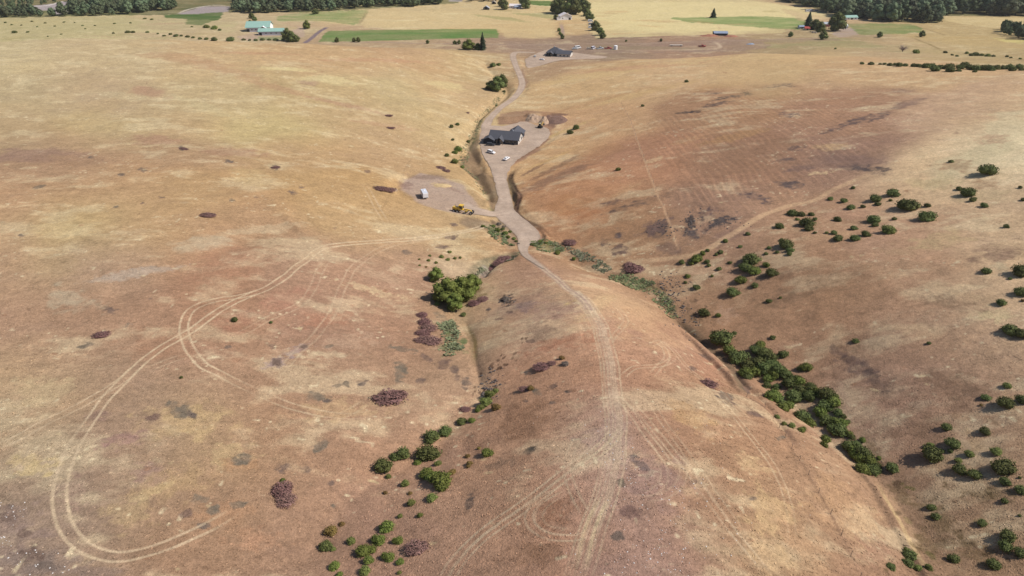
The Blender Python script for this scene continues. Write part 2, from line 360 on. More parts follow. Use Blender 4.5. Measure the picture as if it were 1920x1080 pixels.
def fill(pts, c, s=1.0, rough=2.0, mott=0.25):
    if pts[0][1] < 80: rough *= 1.6; mott = mott * 1.3 + .1
    P = [at(*p) for p in pts]; m = near(gx, gy, P, 10)
    if not m.any(): return
    x = gx[m] + rough * fbm(gx[m], gy[m], 9, 3, 5) * 2; y = gy[m] + rough * fbm(gx[m], gy[m], 9, 3, 8) * 2
    d, s_, t_ = pdist(x, y, P + [P[0]]); ins = inpoly(x, y, P)
    t = np.where(ins, sstep(0, 2.5, d), 0) * s * (1 - mott * (0.5 + 0.5 * fbm(gx[m] * 0.5, gy[m], 18, 3, 9)) * 1.6)
    mixc(m, alb(c), t)
G = (-0.95, 0.95); G2 = (-.62, .62)
TRK = np.zeros(gx.size, np.float32)
def line(pts, w_, c, s, n=5, brk=0.4, off=(0,), soft=0.6, sm=True, fade=True):
    if pts[-1][0] < 1500 and pts[0][0] > 1040 and pts[-1][1] > 545 and off == G: off = G2; w_ = w_ * .75
    P = [at(*p) for p in pts]
    if sm: P = smooth(P, n)
    m = nearl(gx, gy, P, 4 + max(np.abs(off)))
    d, sd_, t = pdist(gx[m], gy[m], P); d = d * sd_ + 0.25 * vnoise(gx[m], gy[m], 7, 3)
    # lines stay visible where the sheet's cells are wide
    cell = 0.0013 * fanw(gy[m]); ww = np.maximum(w_, cell * 0.9); ss = np.minimum(1, w_ / ww * 1.15)
    e = 0
    for o in off: e = np.maximum(e, 1 - sstep(ww * (1 - soft), ww * (1 + soft * 0.4), np.abs(d - o)))
    fl = 4 if len(P) < 40 else 14; en = sstep(0, 4, t) * sstep(0, fl, len(P) - 1 - t) if fade else 1.0
    e = e * ss * s * en * (1 - brk * (0.5 + 0.5 * vnoise(gx[m], gy[m], 5, 4)) - 0.2 * vnoise(gx[m], gy[m], 1.3, 6))
    mixc(m, alb(c), e); TRK[m] = np.maximum(TRK[m], e)

# -------- fields, river bars, tracks of the far plain
GR, GR2, STR = (98, 134, 72), (112, 142, 80), (222, 200, 148)
fill([(690,20),(1040,20),(1045,70),(945,72),(938,56),(680,52)], (214,190,138), .8)
fill([(1102,4),(1440,4),(1600,30),(1500,40),(1470,62),(1110,72)], (226,208,150), .85)
fill([(612,58),(770,55),(935,54),(936,72),(780,75),(596,79)], GR, 1, 1.0, .15)
fill([(518,30),(560,24),(692,18),(690,28),(668,48),(610,40),(520,40)], GR2, .9, 2.0, .35)
fill([(520,42),(600,42),(668,48),(660,54),(600,54),(545,50)], (190,160,125), .8)
fill([(1252,33),(1330,32),(1400,30),(1500,33),(1530,42),(1500,56),(1430,52),(1350,46),(1290,42)], (100,136,72), .95, 3, .2)
fill([(1585,45),(1640,43),(1720,46),(1738,60),(1690,64),(1610,66)], (104,134,76), .9, 2, .3)
fill([(1560,70),(1620,76),(1660,90),(1600,92),(1520,86),(1440,92),(1430,86),(1500,78)], (135,146,98), .6, 3, .4)
fill([(305,28),(420,22),(415,34),(380,48),(345,46),(350,36),(310,34)], (52,98,42), 1, 1.2, .1)
fill([(975,0),(1040,2),(1048,12),(1010,11),(975,6)], (66,110,48), 1, 1, .1)
fill([(950,24),(1040,24),(1040,36),(990,30)], (110,140,85), .5)
fill([(880,26),(960,33),(998,42),(960,40),(890,30)], (125,140,85), .5)
fill([(0,34),(300,28),(460,22),(560,24),(700,17),(860,6),(860,-6),(0,-6)], (70,88,52), .9, 2, .2)
fill([(1440,-4),(1540,18),(1600,34),(1700,42),(1760,42),(1770,30),(1930,30),(1930,-6)], (72,86,52), .9, 2, .2)
fill([(1460,14),(1560,34),(1600,44),(1500,40)], (196,165,128), .7)
fill([(1560,30),(1690,38),(1600,44)], (196,165,128), .6)
fill([(1770,31),(1925,33),(1925,50),(1860,52),(1800,44),(1765,38)], (218,196,142), .8)
for pts, c in [([(28,13),(90,8),(135,0),(135,18),(122,26),(98,27),(90,20),(40,20)], (178,166,168)), ([(330,26),(380,12),(432,12),(430,22),(400,24),(360,27)], (172,160,160)),
               ([(495,8),(535,7),(532,16),(505,16)], (180,160,145)), ([(840,-4),(870,-4),(868,3),(840,3)], (178,168,165)), ([(955,8),(985,8),(980,18),(955,16)], (200,170,150))]:
    fill(pts, c, 1, .8, .05)
line([(28,14),(60,12),(90,10),(115,3)], 3.0, (232,224,214), .9, fade=False)
line([(330,27),(355,17),(400,10),(430,12)], 2.5, (235,224,212), .8)
fill([(445,68),(470,60),(500,66),(535,70),(540,64),(560,48),(575,52),(570,70),(520,76),(450,76)], (182,156,145), .8, 1.5)
fill([(480,68),(545,68),(545,76),(480,75)], (110,140,80), .8, 1)
fill([(1755,30),(1560,30),(1600,34)], (190,160,130), .2)
fill([(1575,50),(1600,52),(1612,66),(1570,70),(1555,62)], (178,158,150), .9, 1.5)
fill([(940,77),(1040,83),(1200,80),(1340,74),(1470,72),(1560,72),(1600,76),(1440,80),(1440,92),(1200,98),(1060,98),(950,92)], (152,128,112), .85, 3, .3)
fill([(1440,74),(1560,74),(1700,84),(1860,100),(1925,112),(1800,106),(1640,96),(1440,92)], (166,152,108), .6, 3, .4)
fill([(0,36),(300,32),(450,40),(440,60),(250,60),(0,66)], (184,174,126), .55, 3, .4)
fill([(1095,84),(1200,86),(1330,90),(1330,94),(1180,94),(1100,90)], (150,138,102), .5, 3, .4)
fill([(1700,64),(1925,68),(1925,92),(1800,84),(1720,74)], (196,168,112), .7, 3, .4)
fill([(1860,70),(1925,76),(1925,84),(1880,78)], (220,208,128), .7, 2)
line([(612,52),(598,60),(586,70),(572,80)], 3.4, (128,112,120), 1, brk=.1, fade=False)
line([(1052,40),(1054,56),(1056,72)], 3.0, (170,145,130), .9, brk=.1)
line([(1335,76),(1350,86),(1342,91),(1300,93),(1200,94)], 2.5, (205,180,150), .9, brk=.2)
line([(1345,48),(1352,57)], 1.6, (190,140,115), .8)
line([(600,80),(700,79),(800,81),(900,83),(1000,84),(1100,82),(1250,80),(1400,76),(1560,70),(1700,66),(1900,68)], 3.2, (170,146,126), .85, brk=.3)
line([(1700,44),(1760,62),(1770,66)], 2.0, (150,128,90), .8)
line([(1700,66),(1740,82),(1775,100)], 2.0, (140,122,80), .8)
line([(690,18),(680,36),(668,52)], 2.5, (150,135,95), .7)
line([(600,55),(680,54),(770,53),(930,53)], 2.0, (210,180,140), .6)
for i in range(26):
    px = random.uniform(690, 1600); py = random.uniform(12, 70)
    dab(px, py, random.uniform(15, 50), random.uniform(.6, 1.8), random.uniform(-4, 4), random.choice([(200,160,112),(170,155,100),(232,216,165),(186,150,105)]), .45, rough=.7)
for i in range(16):
    dab(random.uniform(0, 460), random.uniform(34, 74), random.uniform(20, 60), random.uniform(1, 3), random.uniform(-3, 3), random.choice([(170,160,110),(205,190,140),(185,158,122),(196,182,130)]), .5, rough=.7)

# -------- bare soil, road cuts, painted bank shade, creek beds
SOIL, SOILD, GREY, PUR = (165,132,114), (140,112,95), (138,124,112), (140,112,100)
fill([(900,245),(880,268),(860,298),(858,312),(875,325),(900,352),(912,375),(918,398),(938,399),(942,370),(934,335),(912,310),(902,285)], (116,96,78), .95, 1.2, .3)
fill([(915,215),(935,195),(930,190),(905,215),(890,240),(880,268),(868,300),(898,262),(906,235)], (118,108,78), .85, 1, .4)
fill([(978,118),(985,135),(992,150),(990,165),(978,168),(968,160)], (152,122,104), .8, 1)
fill([(932,214),(960,208),(985,205),(1000,206),(1060,212),(1066,214),(1045,235),(1042,252),(1010,285),(960,315),(950,335),(958,300),(985,285),(1030,250),(985,236),(930,234)], (146,110,90), 1, 1.2, .3)
fill([(1000,206),(1015,208),(1025,235),(1005,238),(985,236)], (190,160,122), .8, 1)
fill([(1028,212),(1066,213),(1052,228),(1040,240),(1024,236)], (128,100,86), .8, 1)
fill([(742,352),(752,336),(785,324),(832,330),(866,346),(895,372),(905,392),(918,392),(912,402),(890,404),(858,402),(815,393),(775,378)], (180,158,144), .95, 1.0, .2)
dab(830,347,20,5,-4,(205,175,130),.7); dab(760,348,16,8,10,(146,116,104),.6); dab(800,332,40,5,0,(142,118,102),.6); dab(845,352,30,3,-25,(146,118,104),.5)
fill([(905,392),(925,385),(938,396),(925,402),(900,396)], (132,128,92), .7)
fill([(868,405),(905,410),(925,412),(940,408),(960,425),(985,445),(978,465),(950,468),(930,446),(905,432),(870,428),(845,418)], (138,118,98), .85, 1.2, .3)
fill([(905,420),(925,424),(950,452),(965,466),(935,450),(910,434)], (112,122,74), .7, 1.4, .3)
fill([(985,428),(1008,432),(1024,444),(1028,452),(1005,452),(992,452)], (160,134,122), .85, .8)
fill([(992,454),(1018,448),(1045,455),(1060,470),(1040,476),(1010,470)], (112,118,74), .75, 1.2, .3)
line([(962,318),(957,335),(965,355),(975,369),(970,385),(968,398),(982,412),(1008,425),(1024,438),(1032,452)], 1.5, (70,50,46), .95, brk=.1)  # shade of the cut bank, painted as a dark line along its foot
line([(955,330),(953,345),(962,365),(960,385)], 2.6, (112,98,72), .7)
line([(905,235),(901,255),(903,285),(918,312),(932,330),(939,352),(942,376)], 0.9, (205,172,135), .7)
line([(965,306),(990,288),(1018,270),(1034,250)], 1.0, (138,108,92), .7)
line([(985,475),(960,480),(925,492),(905,500),(890,515),(880,528)], 3.4, (122,116,92), .8)
line([(912,498),(908,512),(902,522)], 1.5, (170,160,152), .8)
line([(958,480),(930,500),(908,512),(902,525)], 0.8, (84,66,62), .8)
line([(858,560),(866,590),(880,620)], 3.0, (156,138,106), .4)
line([(868,592),(880,628),(888,650),(893,690)], 1.1, (116,102,72), .6); line([(876,600),(890,640),(894,680)], 0.6, (140,120,60), .5)
line([(893,690),(902,715),(905,745)], 2.5, (170,140,110), .6)
for p in [(842,628,20,8,-60),(850,650,22,14,0),(838,612,14,8,-40),(870,640,7,8,0)]: dab(*p, (112,120,82), .85, rough=.45)
dab(830,600,26,8,-50,(140,122,100),.6); dab(888,555,30,12,20,(140,120,84),.6)
fill([(1140,512),(1175,510),(1230,528),(1262,560),(1275,595),(1262,600),(1240,580),(1225,552),(1180,540),(1145,524)], (106,116,76), .9, .8, .25)
fill([(1140,508),(1180,506),(1220,522),(1232,534),(1190,530),(1150,520)], (112,98,80), .7, 1)
fill([(1060,455),(1100,470),(1160,500),(1200,520),(1240,545),(1262,560),(1230,528),(1180,505),(1120,480)], (140,112,78), .6, 1.5, .3)
line([(1262,595),(1300,625),(1340,660),(1368,690),(1388,720),(1398,742)], 1.8, (100,92,74), .8)
line([(1368,690),(1390,715),(1402,742)], 1.1, (96,82,72), .7)
line([(1270,602),(1300,628),(1330,652)], .7, (60,48,38), .85)
line([(1398,742),(1440,770),(1470,800),(1500,850)], .8, (120,94,78), .7)
fill([(1230,545),(1265,560),(1290,600),(1310,640),(1340,650),(1330,610),(1290,570),(1250,540)], (128,104,76), .6, 1.4, .3)
line([(1640,900),(1660,935),(1690,985),(1720,1040),(1738,1070)], .6, (208,180,130), .6, brk=.45)
line([(1648,900),(1668,935),(1700,985),(1730,1040)], 1.2, (190,158,120), .3)
line([(1712,1032),(1738,1068)], .6, (72,50,38), .9)
for p in [(1690,930,30,18,-50),(1760,970,50,22,-40),(1740,1030,40,30,-50),(1830,1040,60,22,-20),(1860,930,50,16,0),(1640,860,14,30,30)]: dab(*p, (118,98,68), .55, rough=.6)
for i in range(40):
    px = random.uniform(1660, 1910); py = random.uniform(900, 1070); dab(px, py, random.uniform(4, 12), random.uniform(2, 6), random.uniform(-60, 0), random.choice([(96,80,52),(160,128,98),(112,104,62),(84,68,50)]), .6, rough=.7)
for i in range(34):
    px = random.uniform(890, 990); py = random.uniform(630, 740); px = 895 + (740 - py) * 0.75 + random.gauss(0, 12)
    dab(px, py, random.uniform(2, 5), random.uniform(1.5, 3), 40, (96,72,58), .7, rough=.7)
for i in range(44):
    t = random.random(); px = 1225 + 150 * t + random.gauss(0, 12); py = 535 + 110 * t + random.gauss(0, 8) - 6
    dab(px, py, random.uniform(2, 7), random.uniform(1, 3), random.uniform(-60, -20), random.choice([(92,76,56),(84,68,58),(150,124,96)]), .6, rough=.7)

# -------- patches read off the photo
for p in [(60,290,90,14,0,(150,120,105),.6),(290,262,50,10,-5,(168,128,104),.55),(430,285,70,10,-4,(172,134,106),.6),(130,300,100,14,0,(164,132,104),.4),
 (280,172,40,9,-10,(178,140,112),.6),(340,108,90,8,-8,(186,150,112),.6),(420,130,90,7,-12,(184,146,110),.5),(520,165,80,6,-14,(182,144,110),.5),(580,155,20,6,0,(170,138,118),.5),
 (640,195,90,4,-14,(178,140,110),.6),(540,130,60,4,-3,(222,206,150),.6),(720,235,70,5,-8,(184,146,112),.5),(700,112,110,4,-3,(186,142,108),.5),(480,100,80,3,-2,(184,136,104),.4),
 (840,160,40,8,-10,(214,194,140),.6),(620,150,60,8,-8,(214,198,146),.5),(380,200,60,10,-20,(208,192,146),.35),(230,180,60,8,-6,(204,188,146),.3),(470,330,40,14,-10,(204,176,124),.4),
 (110,430,50,12,0,(206,182,134),.5),(380,455,60,16,8,(196,178,146),.6),(250,512,90,10,8,(180,162,142),.75),(130,560,50,22,-15,(186,166,136),.7),(500,430,70,10,8,(200,178,142),.5),
 (540,560,60,18,20,(170,122,98),.5),(420,500,90,30,10,(176,130,100),.45),(450,600,60,20,10,(172,124,98),.4),(300,640,60,30,0,(170,128,98),.4),
 (620,600,50,20,10,(172,122,94),.5),(720,520,60,10,-15,(190,160,128),.5),(700,545,60,7,-15,(214,188,145),.6),(650,640,50,16,0,(192,160,130),.5),(600,665,60,8,0,(204,182,146),.6),
 (520,680,30,8,20,(160,140,138),.6),(560,655,30,8,20,(168,146,138),.5),(60,740,70,30,15,(202,178,136),.6),(60,870,50,20,-10,(206,182,130),.6),(230,820,40,16,10,(158,126,112),.7),
 (280,890,36,22,10,(156,124,110),.65),(180,780,20,10,10,(152,122,108),.5),(350,790,80,30,0,(198,170,122),.5),(430,850,50,20,0,(198,172,126),.45),(240,960,40,40,0,(190,164,118),.35),
 (290,920,40,10,25,(204,180,130),.5),(20,990,60,40,0,(146,124,112),.6),(80,1055,70,25,-5,(134,118,108),.6),(180,1070,50,12,0,(146,124,110),.5),(140,920,30,30,0,(154,124,110),.4),
 (450,870,30,12,0,(182,140,100),.4),(640,770,70,20,0,(200,170,126),.45),(330,900,70,30,20,(188,158,112),.35),(420,960,60,30,0,(176,136,102),.5),(480,1010,50,20,0,(180,138,106),.5),
 # spur
 (1300,790,50,22,-30,(196,158,112),.6),(1410,870,36,16,-20,(206,174,130),.7),(1440,960,50,40,-30,(202,170,124),.65),(1500,1020,60,30,-50,(190,152,114),.5),(1450,1040,40,30,-20,(204,172,128),.6),
 (1120,570,40,14,20,(206,174,130),.6),(1085,552,12,5,0,(226,206,168),.8),(1072,566,14,3,25,(226,196,128),.8),(1200,600,50,22,-30,(198,160,120),.5),(1050,580,50,16,0,(172,136,116),.6),(1000,570,60,20,10,(166,134,112),.5),
 (1010,625,30,20,0,(150,122,100),.6),(1150,830,30,60,0,(186,156,138),.5),(1230,900,60,40,0,(158,128,118),.5),(1200,870,20,8,-40,(118,104,100),.7),(1180,960,20,12,0,(120,94,86),.6),
 (1060,640,70,14,5,(184,130,98),.6),(980,790,60,30,30,(140,104,78),.45),(1040,960,40,30,0,(150,106,78),.5),(1000,1040,50,24,0,(138,104,78),.5),(1120,820,40,20,10,(170,140,126),.4),
 (1260,640,40,14,-20,(202,162,124),.5),(1330,700,40,20,-40,(172,126,98),.5),(1560,930,50,40,-50,(190,152,112),.5),(1620,980,40,30,-50,(196,162,122),.5),(1640,1030,30,26,-50,(168,130,104),.5),
 (900,830,40,20,35,(140,106,84),.4),(940,870,30,10,20,(128,108,90),.4),(880,940,8,14,-20,(104,92,84),.7),(995,845,14,6,15,(96,88,78),.8),(950,562,14,11,10,(78,70,66),.8),(985,575,20,10,0,(150,124,116),.6),
 # right hillside
 (1050,330,80,8,22,(142,112,92),.6),(1040,315,60,4,28,(120,92,78),.5),(1000,318,30,3,30,(118,90,78),.6),(1120,290,60,14,18,(180,136,96),.5),(1100,405,60,16,5,(186,130,88),.6),(1060,380,50,16,10,(184,134,90),.6),
 (1180,350,50,8,15,(196,152,112),.5),(1230,300,20,5,12,(216,184,140),.6),(1165,360,40,4,25,(200,160,116),.5),(1200,380,70,6,15,(120,98,84),.6),(1150,380,30,5,10,(126,102,88),.5),
 (1290,210,26,2.5,5,(88,78,74),.8),(1345,195,30,3,10,(100,86,82),.75),(1365,183,34,3,10,(94,84,80),.7),(1400,175,10,4,0,(84,76,74),.7),(1330,175,20,4,0,(122,102,90),.5),(1480,215,20,5,0,(118,100,96),.6),
 (1460,160,30,3,5,(114,98,92),.6),(1480,162,10,2.5,0,(96,86,82),.6),(1600,228,50,6,18,(112,94,88),.75),(1650,218,30,5,18,(108,92,88),.7),(1700,195,40,6,15,(126,104,96),.6),(1690,170,24,4,0,(134,110,98),.5),
 (1560,245,20,3,12,(114,96,90),.6),(1620,316,52,9,-6,(96,86,84),.85),(1600,300,60,14,0,(132,108,98),.6),(1480,345,26,8,5,(104,90,86),.8),(1475,300,20,4,5,(110,94,90),.7),(1490,278,16,4,5,(106,90,88),.7),(1500,315,30,6,5,(124,102,94),.6),
 (1415,368,28,6,-15,(108,92,88),.7),(1435,382,10,4,0,(98,84,82),.7),(1240,428,20,14,20,(92,82,80),.8),(1232,424,34,14,20,(124,100,90),.6),(1294,420,9,16,0,(84,76,74),.85),(1316,400,5,16,5,(86,76,76),.8),(1332,395,20,8,10,(106,88,84),.7),(1350,418,34,9,20,(84,78,78),.8),(1320,432,12,5,-20,(84,74,74),.8),
 (1300,440,20,8,0,(104,92,88),.7),(1370,440,40,14,25,(132,106,94),.5),(1350,455,20,6,20,(104,92,86),.6),(1255,465,30,14,0,(130,106,94),.5),(1135,455,8,8,0,(104,90,84),.7),(1165,470,20,10,0,(120,98,86),.7),(1160,440,10,8,0,(104,90,86),.6),
 (1400,290,130,30,5,(152,120,94),.4),(1570,300,60,20,0,(142,114,98),.5),(1350,160,60,8,10,(188,150,104),.5),(1200,175,120,6,12,(206,172,118),.6),(1120,140,120,6,8,(212,182,128),.6),(1320,115,150,5,3,(214,186,134),.6),(1500,105,120,5,2,(206,176,126),.6),
 (1120,190,120,4,14,(188,148,104),.5),(1200,125,140,4,4,(192,146,110),.5),(1060,245,60,3,22,(208,176,116),.6),(1030,300,50,3,24,(212,172,112),.6),(1560,275,30,6,0,(198,166,122),.6),(1535,325,20,3,5,(212,184,140),.7),(1380,255,60,8,12,(176,138,92),.5),
 (1290,262,30,8,10,(184,146,104),.4),(1830,290,80,26,20,(212,196,154),.65),(1890,240,40,30,20,(210,194,154),.6),(1780,340,50,14,10,(206,186,142),.6),(1740,345,40,12,0,(200,176,132),.6),(1840,370,60,12,5,(204,180,138),.55),(1760,450,60,16,8,(196,170,126),.6),(1690,470,50,8,0,(186,154,118),.5),
 (1860,260,30,10,0,(176,130,104),.4),(1790,310,40,10,0,(160,124,92),.5),(1850,345,30,8,0,(168,130,96),.5),(1870,475,50,14,0,(142,114,96),.6),(1600,400,60,14,5,(192,150,120),.5),(1570,440,40,10,0,(196,160,120),.5),(1660,390,30,10,0,(200,164,128),.5),(1520,440,30,14,10,(190,152,116),.4),
 (1860,590,40,14,-10,(208,186,142),.7),(1870,500,20,10,0,(204,184,146),.6),(1840,560,60,8,-10,(196,166,128),.5),(1780,570,60,14,-10,(134,108,86),.5),(1740,600,60,22,0,(180,150,120),.4),(1690,500,80,14,0,(172,142,110),.4),(1600,540,80,40,10,(160,126,94),.4),(1720,620,40,10,-10,(196,164,126),.4),
 (1610,690,50,16,-35,(112,92,84),.75),(1580,665,30,9,-30,(116,94,82),.6),(1640,710,30,12,-50,(104,88,80),.6),(1660,730,30,24,-40,(128,104,88),.5),(1607,622,12,5,0,(196,160,124),.7),(1820,735,40,12,-20,(124,102,84),.5),(1790,720,60,30,-10,(132,104,82),.4),(1720,800,50,30,0,(136,108,84),.4),
 (1460,560,50,16,10,(132,106,82),.5),(1440,520,60,10,10,(134,106,84),.5),(1530,520,60,20,10,(150,118,90),.4),(1390,560,12,26,-30,(190,156,120),.5),(1360,590,20,14,0,(186,150,120),.6),(1335,505,40,8,10,(196,160,126),.6),(1370,520,30,12,20,(190,150,120),.4),
 (1500,790,30,6,20,(200,170,130),.6),(1465,800,22,12,0,(196,166,130),.7),(1430,710,22,10,-30,(198,166,128),.6),(1520,750,14,10,0,(196,160,124),.5),(1580,745,14,30,35,(176,146,120),.6),(1620,820,12,30,35,(168,138,108),.5),(1475,740,30,6,-10,(198,160,120),.6),(1560,870,30,14,-40,(190,156,122),.5),
 (1800,880,60,20,-20,(176,144,110),.5),(1830,830,12,30,35,(196,164,124),.6),(1900,750,20,8,-20,(196,164,124),.6),(1860,790,50,8,-20,(168,136,104),.5),(1800,780,30,8,0,(170,136,104),.5),(1745,870,60,10,-6,(156,124,96),.3),(1900,880,20,16,0,(176,142,110),.4)]:
    dab(*p, rough=.6)
# small weathered weed clumps on the left hill
for p in [(73,350,14,4,8),(268,318,8,4,0),(435,375,9,3,-10),(340,278,9,4,-30),(170,295,6,3,0),(548,361,9,4,-10),(515,313,9,5,8),(430,303,7,3,0),(218,387,6,3,0),(268,381,6,2.5,0),(303,370,6,2,0),(228,327,7,3,0),(40,442,8,3,0),
 (425,300,5,2,0),(480,370,4,2,0),(565,352,5,2,0),(690,322,8,3,-8),(207,582,11,6,0),(240,608,8,5,15),(160,648,16,5,15),(283,560,5,2,10),(335,768,24,14,-25),(290,782,18,6,15),(360,778,16,8,-30),(455,863,19,11,0),(375,934,17,9,-8),(347,964,13,10,0),(398,955,14,10,20),(450,945,16,8,8),(378,985,16,8,15),(538,876,18,10,12),(573,879,10,7,20),(600,838,18,8,35),
 (596,743,20,9,0),(614,751,9,5,0),(632,723,10,5,0),(650,720,9,6,0),(680,718,10,5,10),(752,690,12,14,0),(750,705,10,10,0),(790,713,9,6,0),(855,695,10,14,20),(875,718,8,10,0),(832,680,12,10,0),(755,655,22,5,-10),(800,672,14,6,-20),(623,905,7,6,0),(625,948,6,5,0),(830,463,14,5,5),(848,445,12,5,10),(763,473,10,4,-10),(852,421,8,3,-10),
 (510,650,8,5,0),(520,680,12,8,25),(570,650,10,4,0),(615,649,9,4,0),(427,650,7,4,0),(16,970,16,9,0),(45,1000,14,8,0),(60,1040,20,12,0),(85,1060,20,8,0),(20,950,10,7,20),
 (1005,735,10,7,0),(1038,725,9,6,0),(1068,735,8,5,0),(1035,755,8,4,0),(985,752,6,3,0),(1320,668,14,5,-15),(1300,690,8,4,-10),(1360,745,22,9,-30),(1415,775,16,6,-25),(1400,730,10,6,-30),(1465,820,8,4,0),(1412,935,8,5,0),(1300,905,7,5,0),(1165,905,7,8,0),(1160,1005,12,8,0),(995,640,10,5,0),(915,580,6,3,15),(935,598,8,3,10),(955,585,8,3,0)]:
    dab(*p, random.choice([(122,102,90),(116,102,92),(128,104,90),(124,112,96)]), .78, rough=.5, hard=.4)
for i in range(150):                          # russet / grey tufts strewn on the dry slopes
    px = random.uniform(0, 1900); py = random.uniform(130, 1070)
    dab(px, py, random.uniform(2, 7) * (0.5 + py / 900), random.uniform(1, 2.5) * (0.5 + py / 900), random.uniform(-20, 20), random.choice([(140,112,92),(150,120,96),(208,186,140),(160,118,88),(212,190,146)]), .5, rough=.7)
# terracettes on the dark face
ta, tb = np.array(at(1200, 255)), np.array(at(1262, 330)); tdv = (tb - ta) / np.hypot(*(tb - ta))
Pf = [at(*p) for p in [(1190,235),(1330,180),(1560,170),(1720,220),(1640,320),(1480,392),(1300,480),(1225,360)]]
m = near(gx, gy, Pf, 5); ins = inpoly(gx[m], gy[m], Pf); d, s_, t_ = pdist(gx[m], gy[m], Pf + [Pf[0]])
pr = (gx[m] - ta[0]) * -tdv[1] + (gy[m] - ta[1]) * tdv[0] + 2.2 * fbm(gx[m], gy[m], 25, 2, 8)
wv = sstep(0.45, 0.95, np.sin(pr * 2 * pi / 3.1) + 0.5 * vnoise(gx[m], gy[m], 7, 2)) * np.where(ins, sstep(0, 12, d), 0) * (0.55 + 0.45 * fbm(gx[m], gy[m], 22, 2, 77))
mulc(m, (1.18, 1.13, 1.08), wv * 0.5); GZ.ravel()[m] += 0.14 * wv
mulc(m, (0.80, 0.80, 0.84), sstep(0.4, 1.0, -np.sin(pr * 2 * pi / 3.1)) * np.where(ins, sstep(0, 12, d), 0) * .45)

# -------- wheel tracks pressed into the grass
TR = (216, 192, 156)
def track(pts, s=.8, w_=.3, off=G, brk=.55, c=TR): line(pts, w_ * .95, c, s, off=off, brk=brk)
track([(915,420),(905,425),(880,431),(850,437),(800,444),(720,452),(640,459),(600,467)], .6, .34, brk=.2)
track([(912,424),(896,428),(880,432),(850,438),(800,445),(720,453),(625,460),(600,468),(570,490),(540,515),(500,540),(450,560),(400,590),(350,625),(300,655),(250,695),(200,745),(160,800),(130,850),(113,910),(112,960),(130,1000),(165,1030),(215,1044),(270,1035),(330,1015),(385,992),(425,970),(445,955)], .85, .32, brk=.4)
track([(490,545),(460,553),(400,563),(360,580),(345,610),(352,645),(375,680),(420,705),(470,730),(530,755)], .8, brk=.4)
track([(470,730),(560,765),(640,780),(700,775)], .5)
track([(850,438),(800,447),(740,458),(700,475),(660,505),(640,545),(625,580),(600,620),(550,670),(510,710),(490,745)], .38)
track([(615,480),(590,530),(565,570),(500,600),(420,640)], .35, .25)
track([(260,690),(210,725),(150,760),(80,795),(40,818),(-10,840)], .65)
track([(355,665),(310,680),(270,697)], .35)
track([(680,340),(705,385),(735,435)], .55)
track([(225,120),(228,100),(240,84)], .5); track([(625,785),(660,770),(690,750)], .5)
line([(620,462),(560,490),(540,520)], 2.2, (205,176,136), .25)
for o in ((-.75, .75), (-1.5, -0.1), (0.3, 1.7), (-2.1,)):
    track([(1078,548),(1105,575),(1125,610),(1140,660),(1150,720),(1156,790),(1154,850),(1140,920),(1115,990),(1085,1080),(1080,1100)], .62, .22, o, .5)
line([(1078,548),(1105,575),(1125,610),(1140,660),(1150,720),(1156,790),(1154,850),(1140,920),(1115,990),(1085,1080)], 1.6, (196,170,146), .38, brk=.35)
line([(1140,925),(1112,985),(1085,1080)], .3, (222,200,154), .6, brk=.5, off=(-.9, .5))
for o in (G2, (.9, 2.0)): track([(1152,800),(1130,830),(1060,885),(980,945),(900,1000),(850,1050),(830,1090)], .75, .26, o)
track([(1150,790),(1100,850),(1040,900),(990,940)], .4)
track([(1158,735),(1180,770),(1205,805),(1240,850),(1265,885)], .6); track([(1160,730),(1210,785),(1250,835),(1290,880),(1340,950),(1370,990),(1420,1050),(1445,1085)], .5)
track([(1090,810),(1070,850),(1068,890),(1080,930),(1100,965)], .6); track([(1060,915),(1020,935),(996,958),(998,985),(1030,1005),(1075,1008),(1105,1000)], .6); track([(1055,925),(1020,950),(1012,975),(1030,992),(1080,998)], .35)
track([(1232,632),(1262,655),(1285,685),(1320,715),(1350,750),(1400,810),(1440,860),(1470,920),(1485,980),(1484,1090)], .55, .26)
track([(1200,720),(1250,800),(1300,870),(1350,940),(1400,1010)], .35); track([(1270,665),(1240,685),(1190,690),(1165,710)], .55)
track([(1225,640),(1246,652),(1250,670),(1235,690),(1222,705)], .55); track([(1215,650),(1240,640),(1262,664)], .45); track([(1140,560),(1162,582),(1172,605),(1150,632),(1142,648)], .4)
track([(1262,850),(1282,870),(1276,905),(1245,930),(1205,935)], .35); track([(1240,860),(1245,900),(1220,925),(1190,920)], .3); track([(1110,585),(1090,600),(1120,640)], .3)
line([(984,476),(1003,491),(1030,512),(1060,538),(1080,550),(1105,578)], 1.5, (184,156,138), .9, brk=.2, fade=False)
track([(990,482),(1003,491),(1030,512),(1060,538),(1080,550),(1106,577),(1122,605)], .8, .35, G2, .25)
line([(1165,195),(1185,235),(1205,290),(1225,345),(1240,380),(1260,430),(1275,472)], .55, (208,168,128), .8, brk=.25)
line([(1345,190),(1370,220),(1400,245)], .4, (196,156,116), .5); line([(1300,415),(1330,440),(1365,455)], .5, (190,154,124), .6); line([(1350,330),(1400,370),(1440,395)], .4, (186,148,118), .5)
line([(1195,492),(1240,486),(1300,478),(1340,460),(1395,425),(1440,400),(1480,386),(1520,378),(1560,358),(1600,340),(1650,318),(1700,310)], 1.5, (214,178,136), .75, brk=.35)
line([(1440,770),(1480,835),(1520,900),(1555,960),(1580,1010),(1612,1085)], .3, (120,94,76), .5, brk=.5)
line([(1400,744),(1440,770)], .4, (98,74,60), .6); line([(1330,700),(1370,750),(1410,800)], .3, (150,112,86), .5)
line([(870,235),(900,222),(915,208)], 1.0, (190,155,112), .5); line([(850,245),(880,262),(868,285)], .8, (186,150,110), .5)

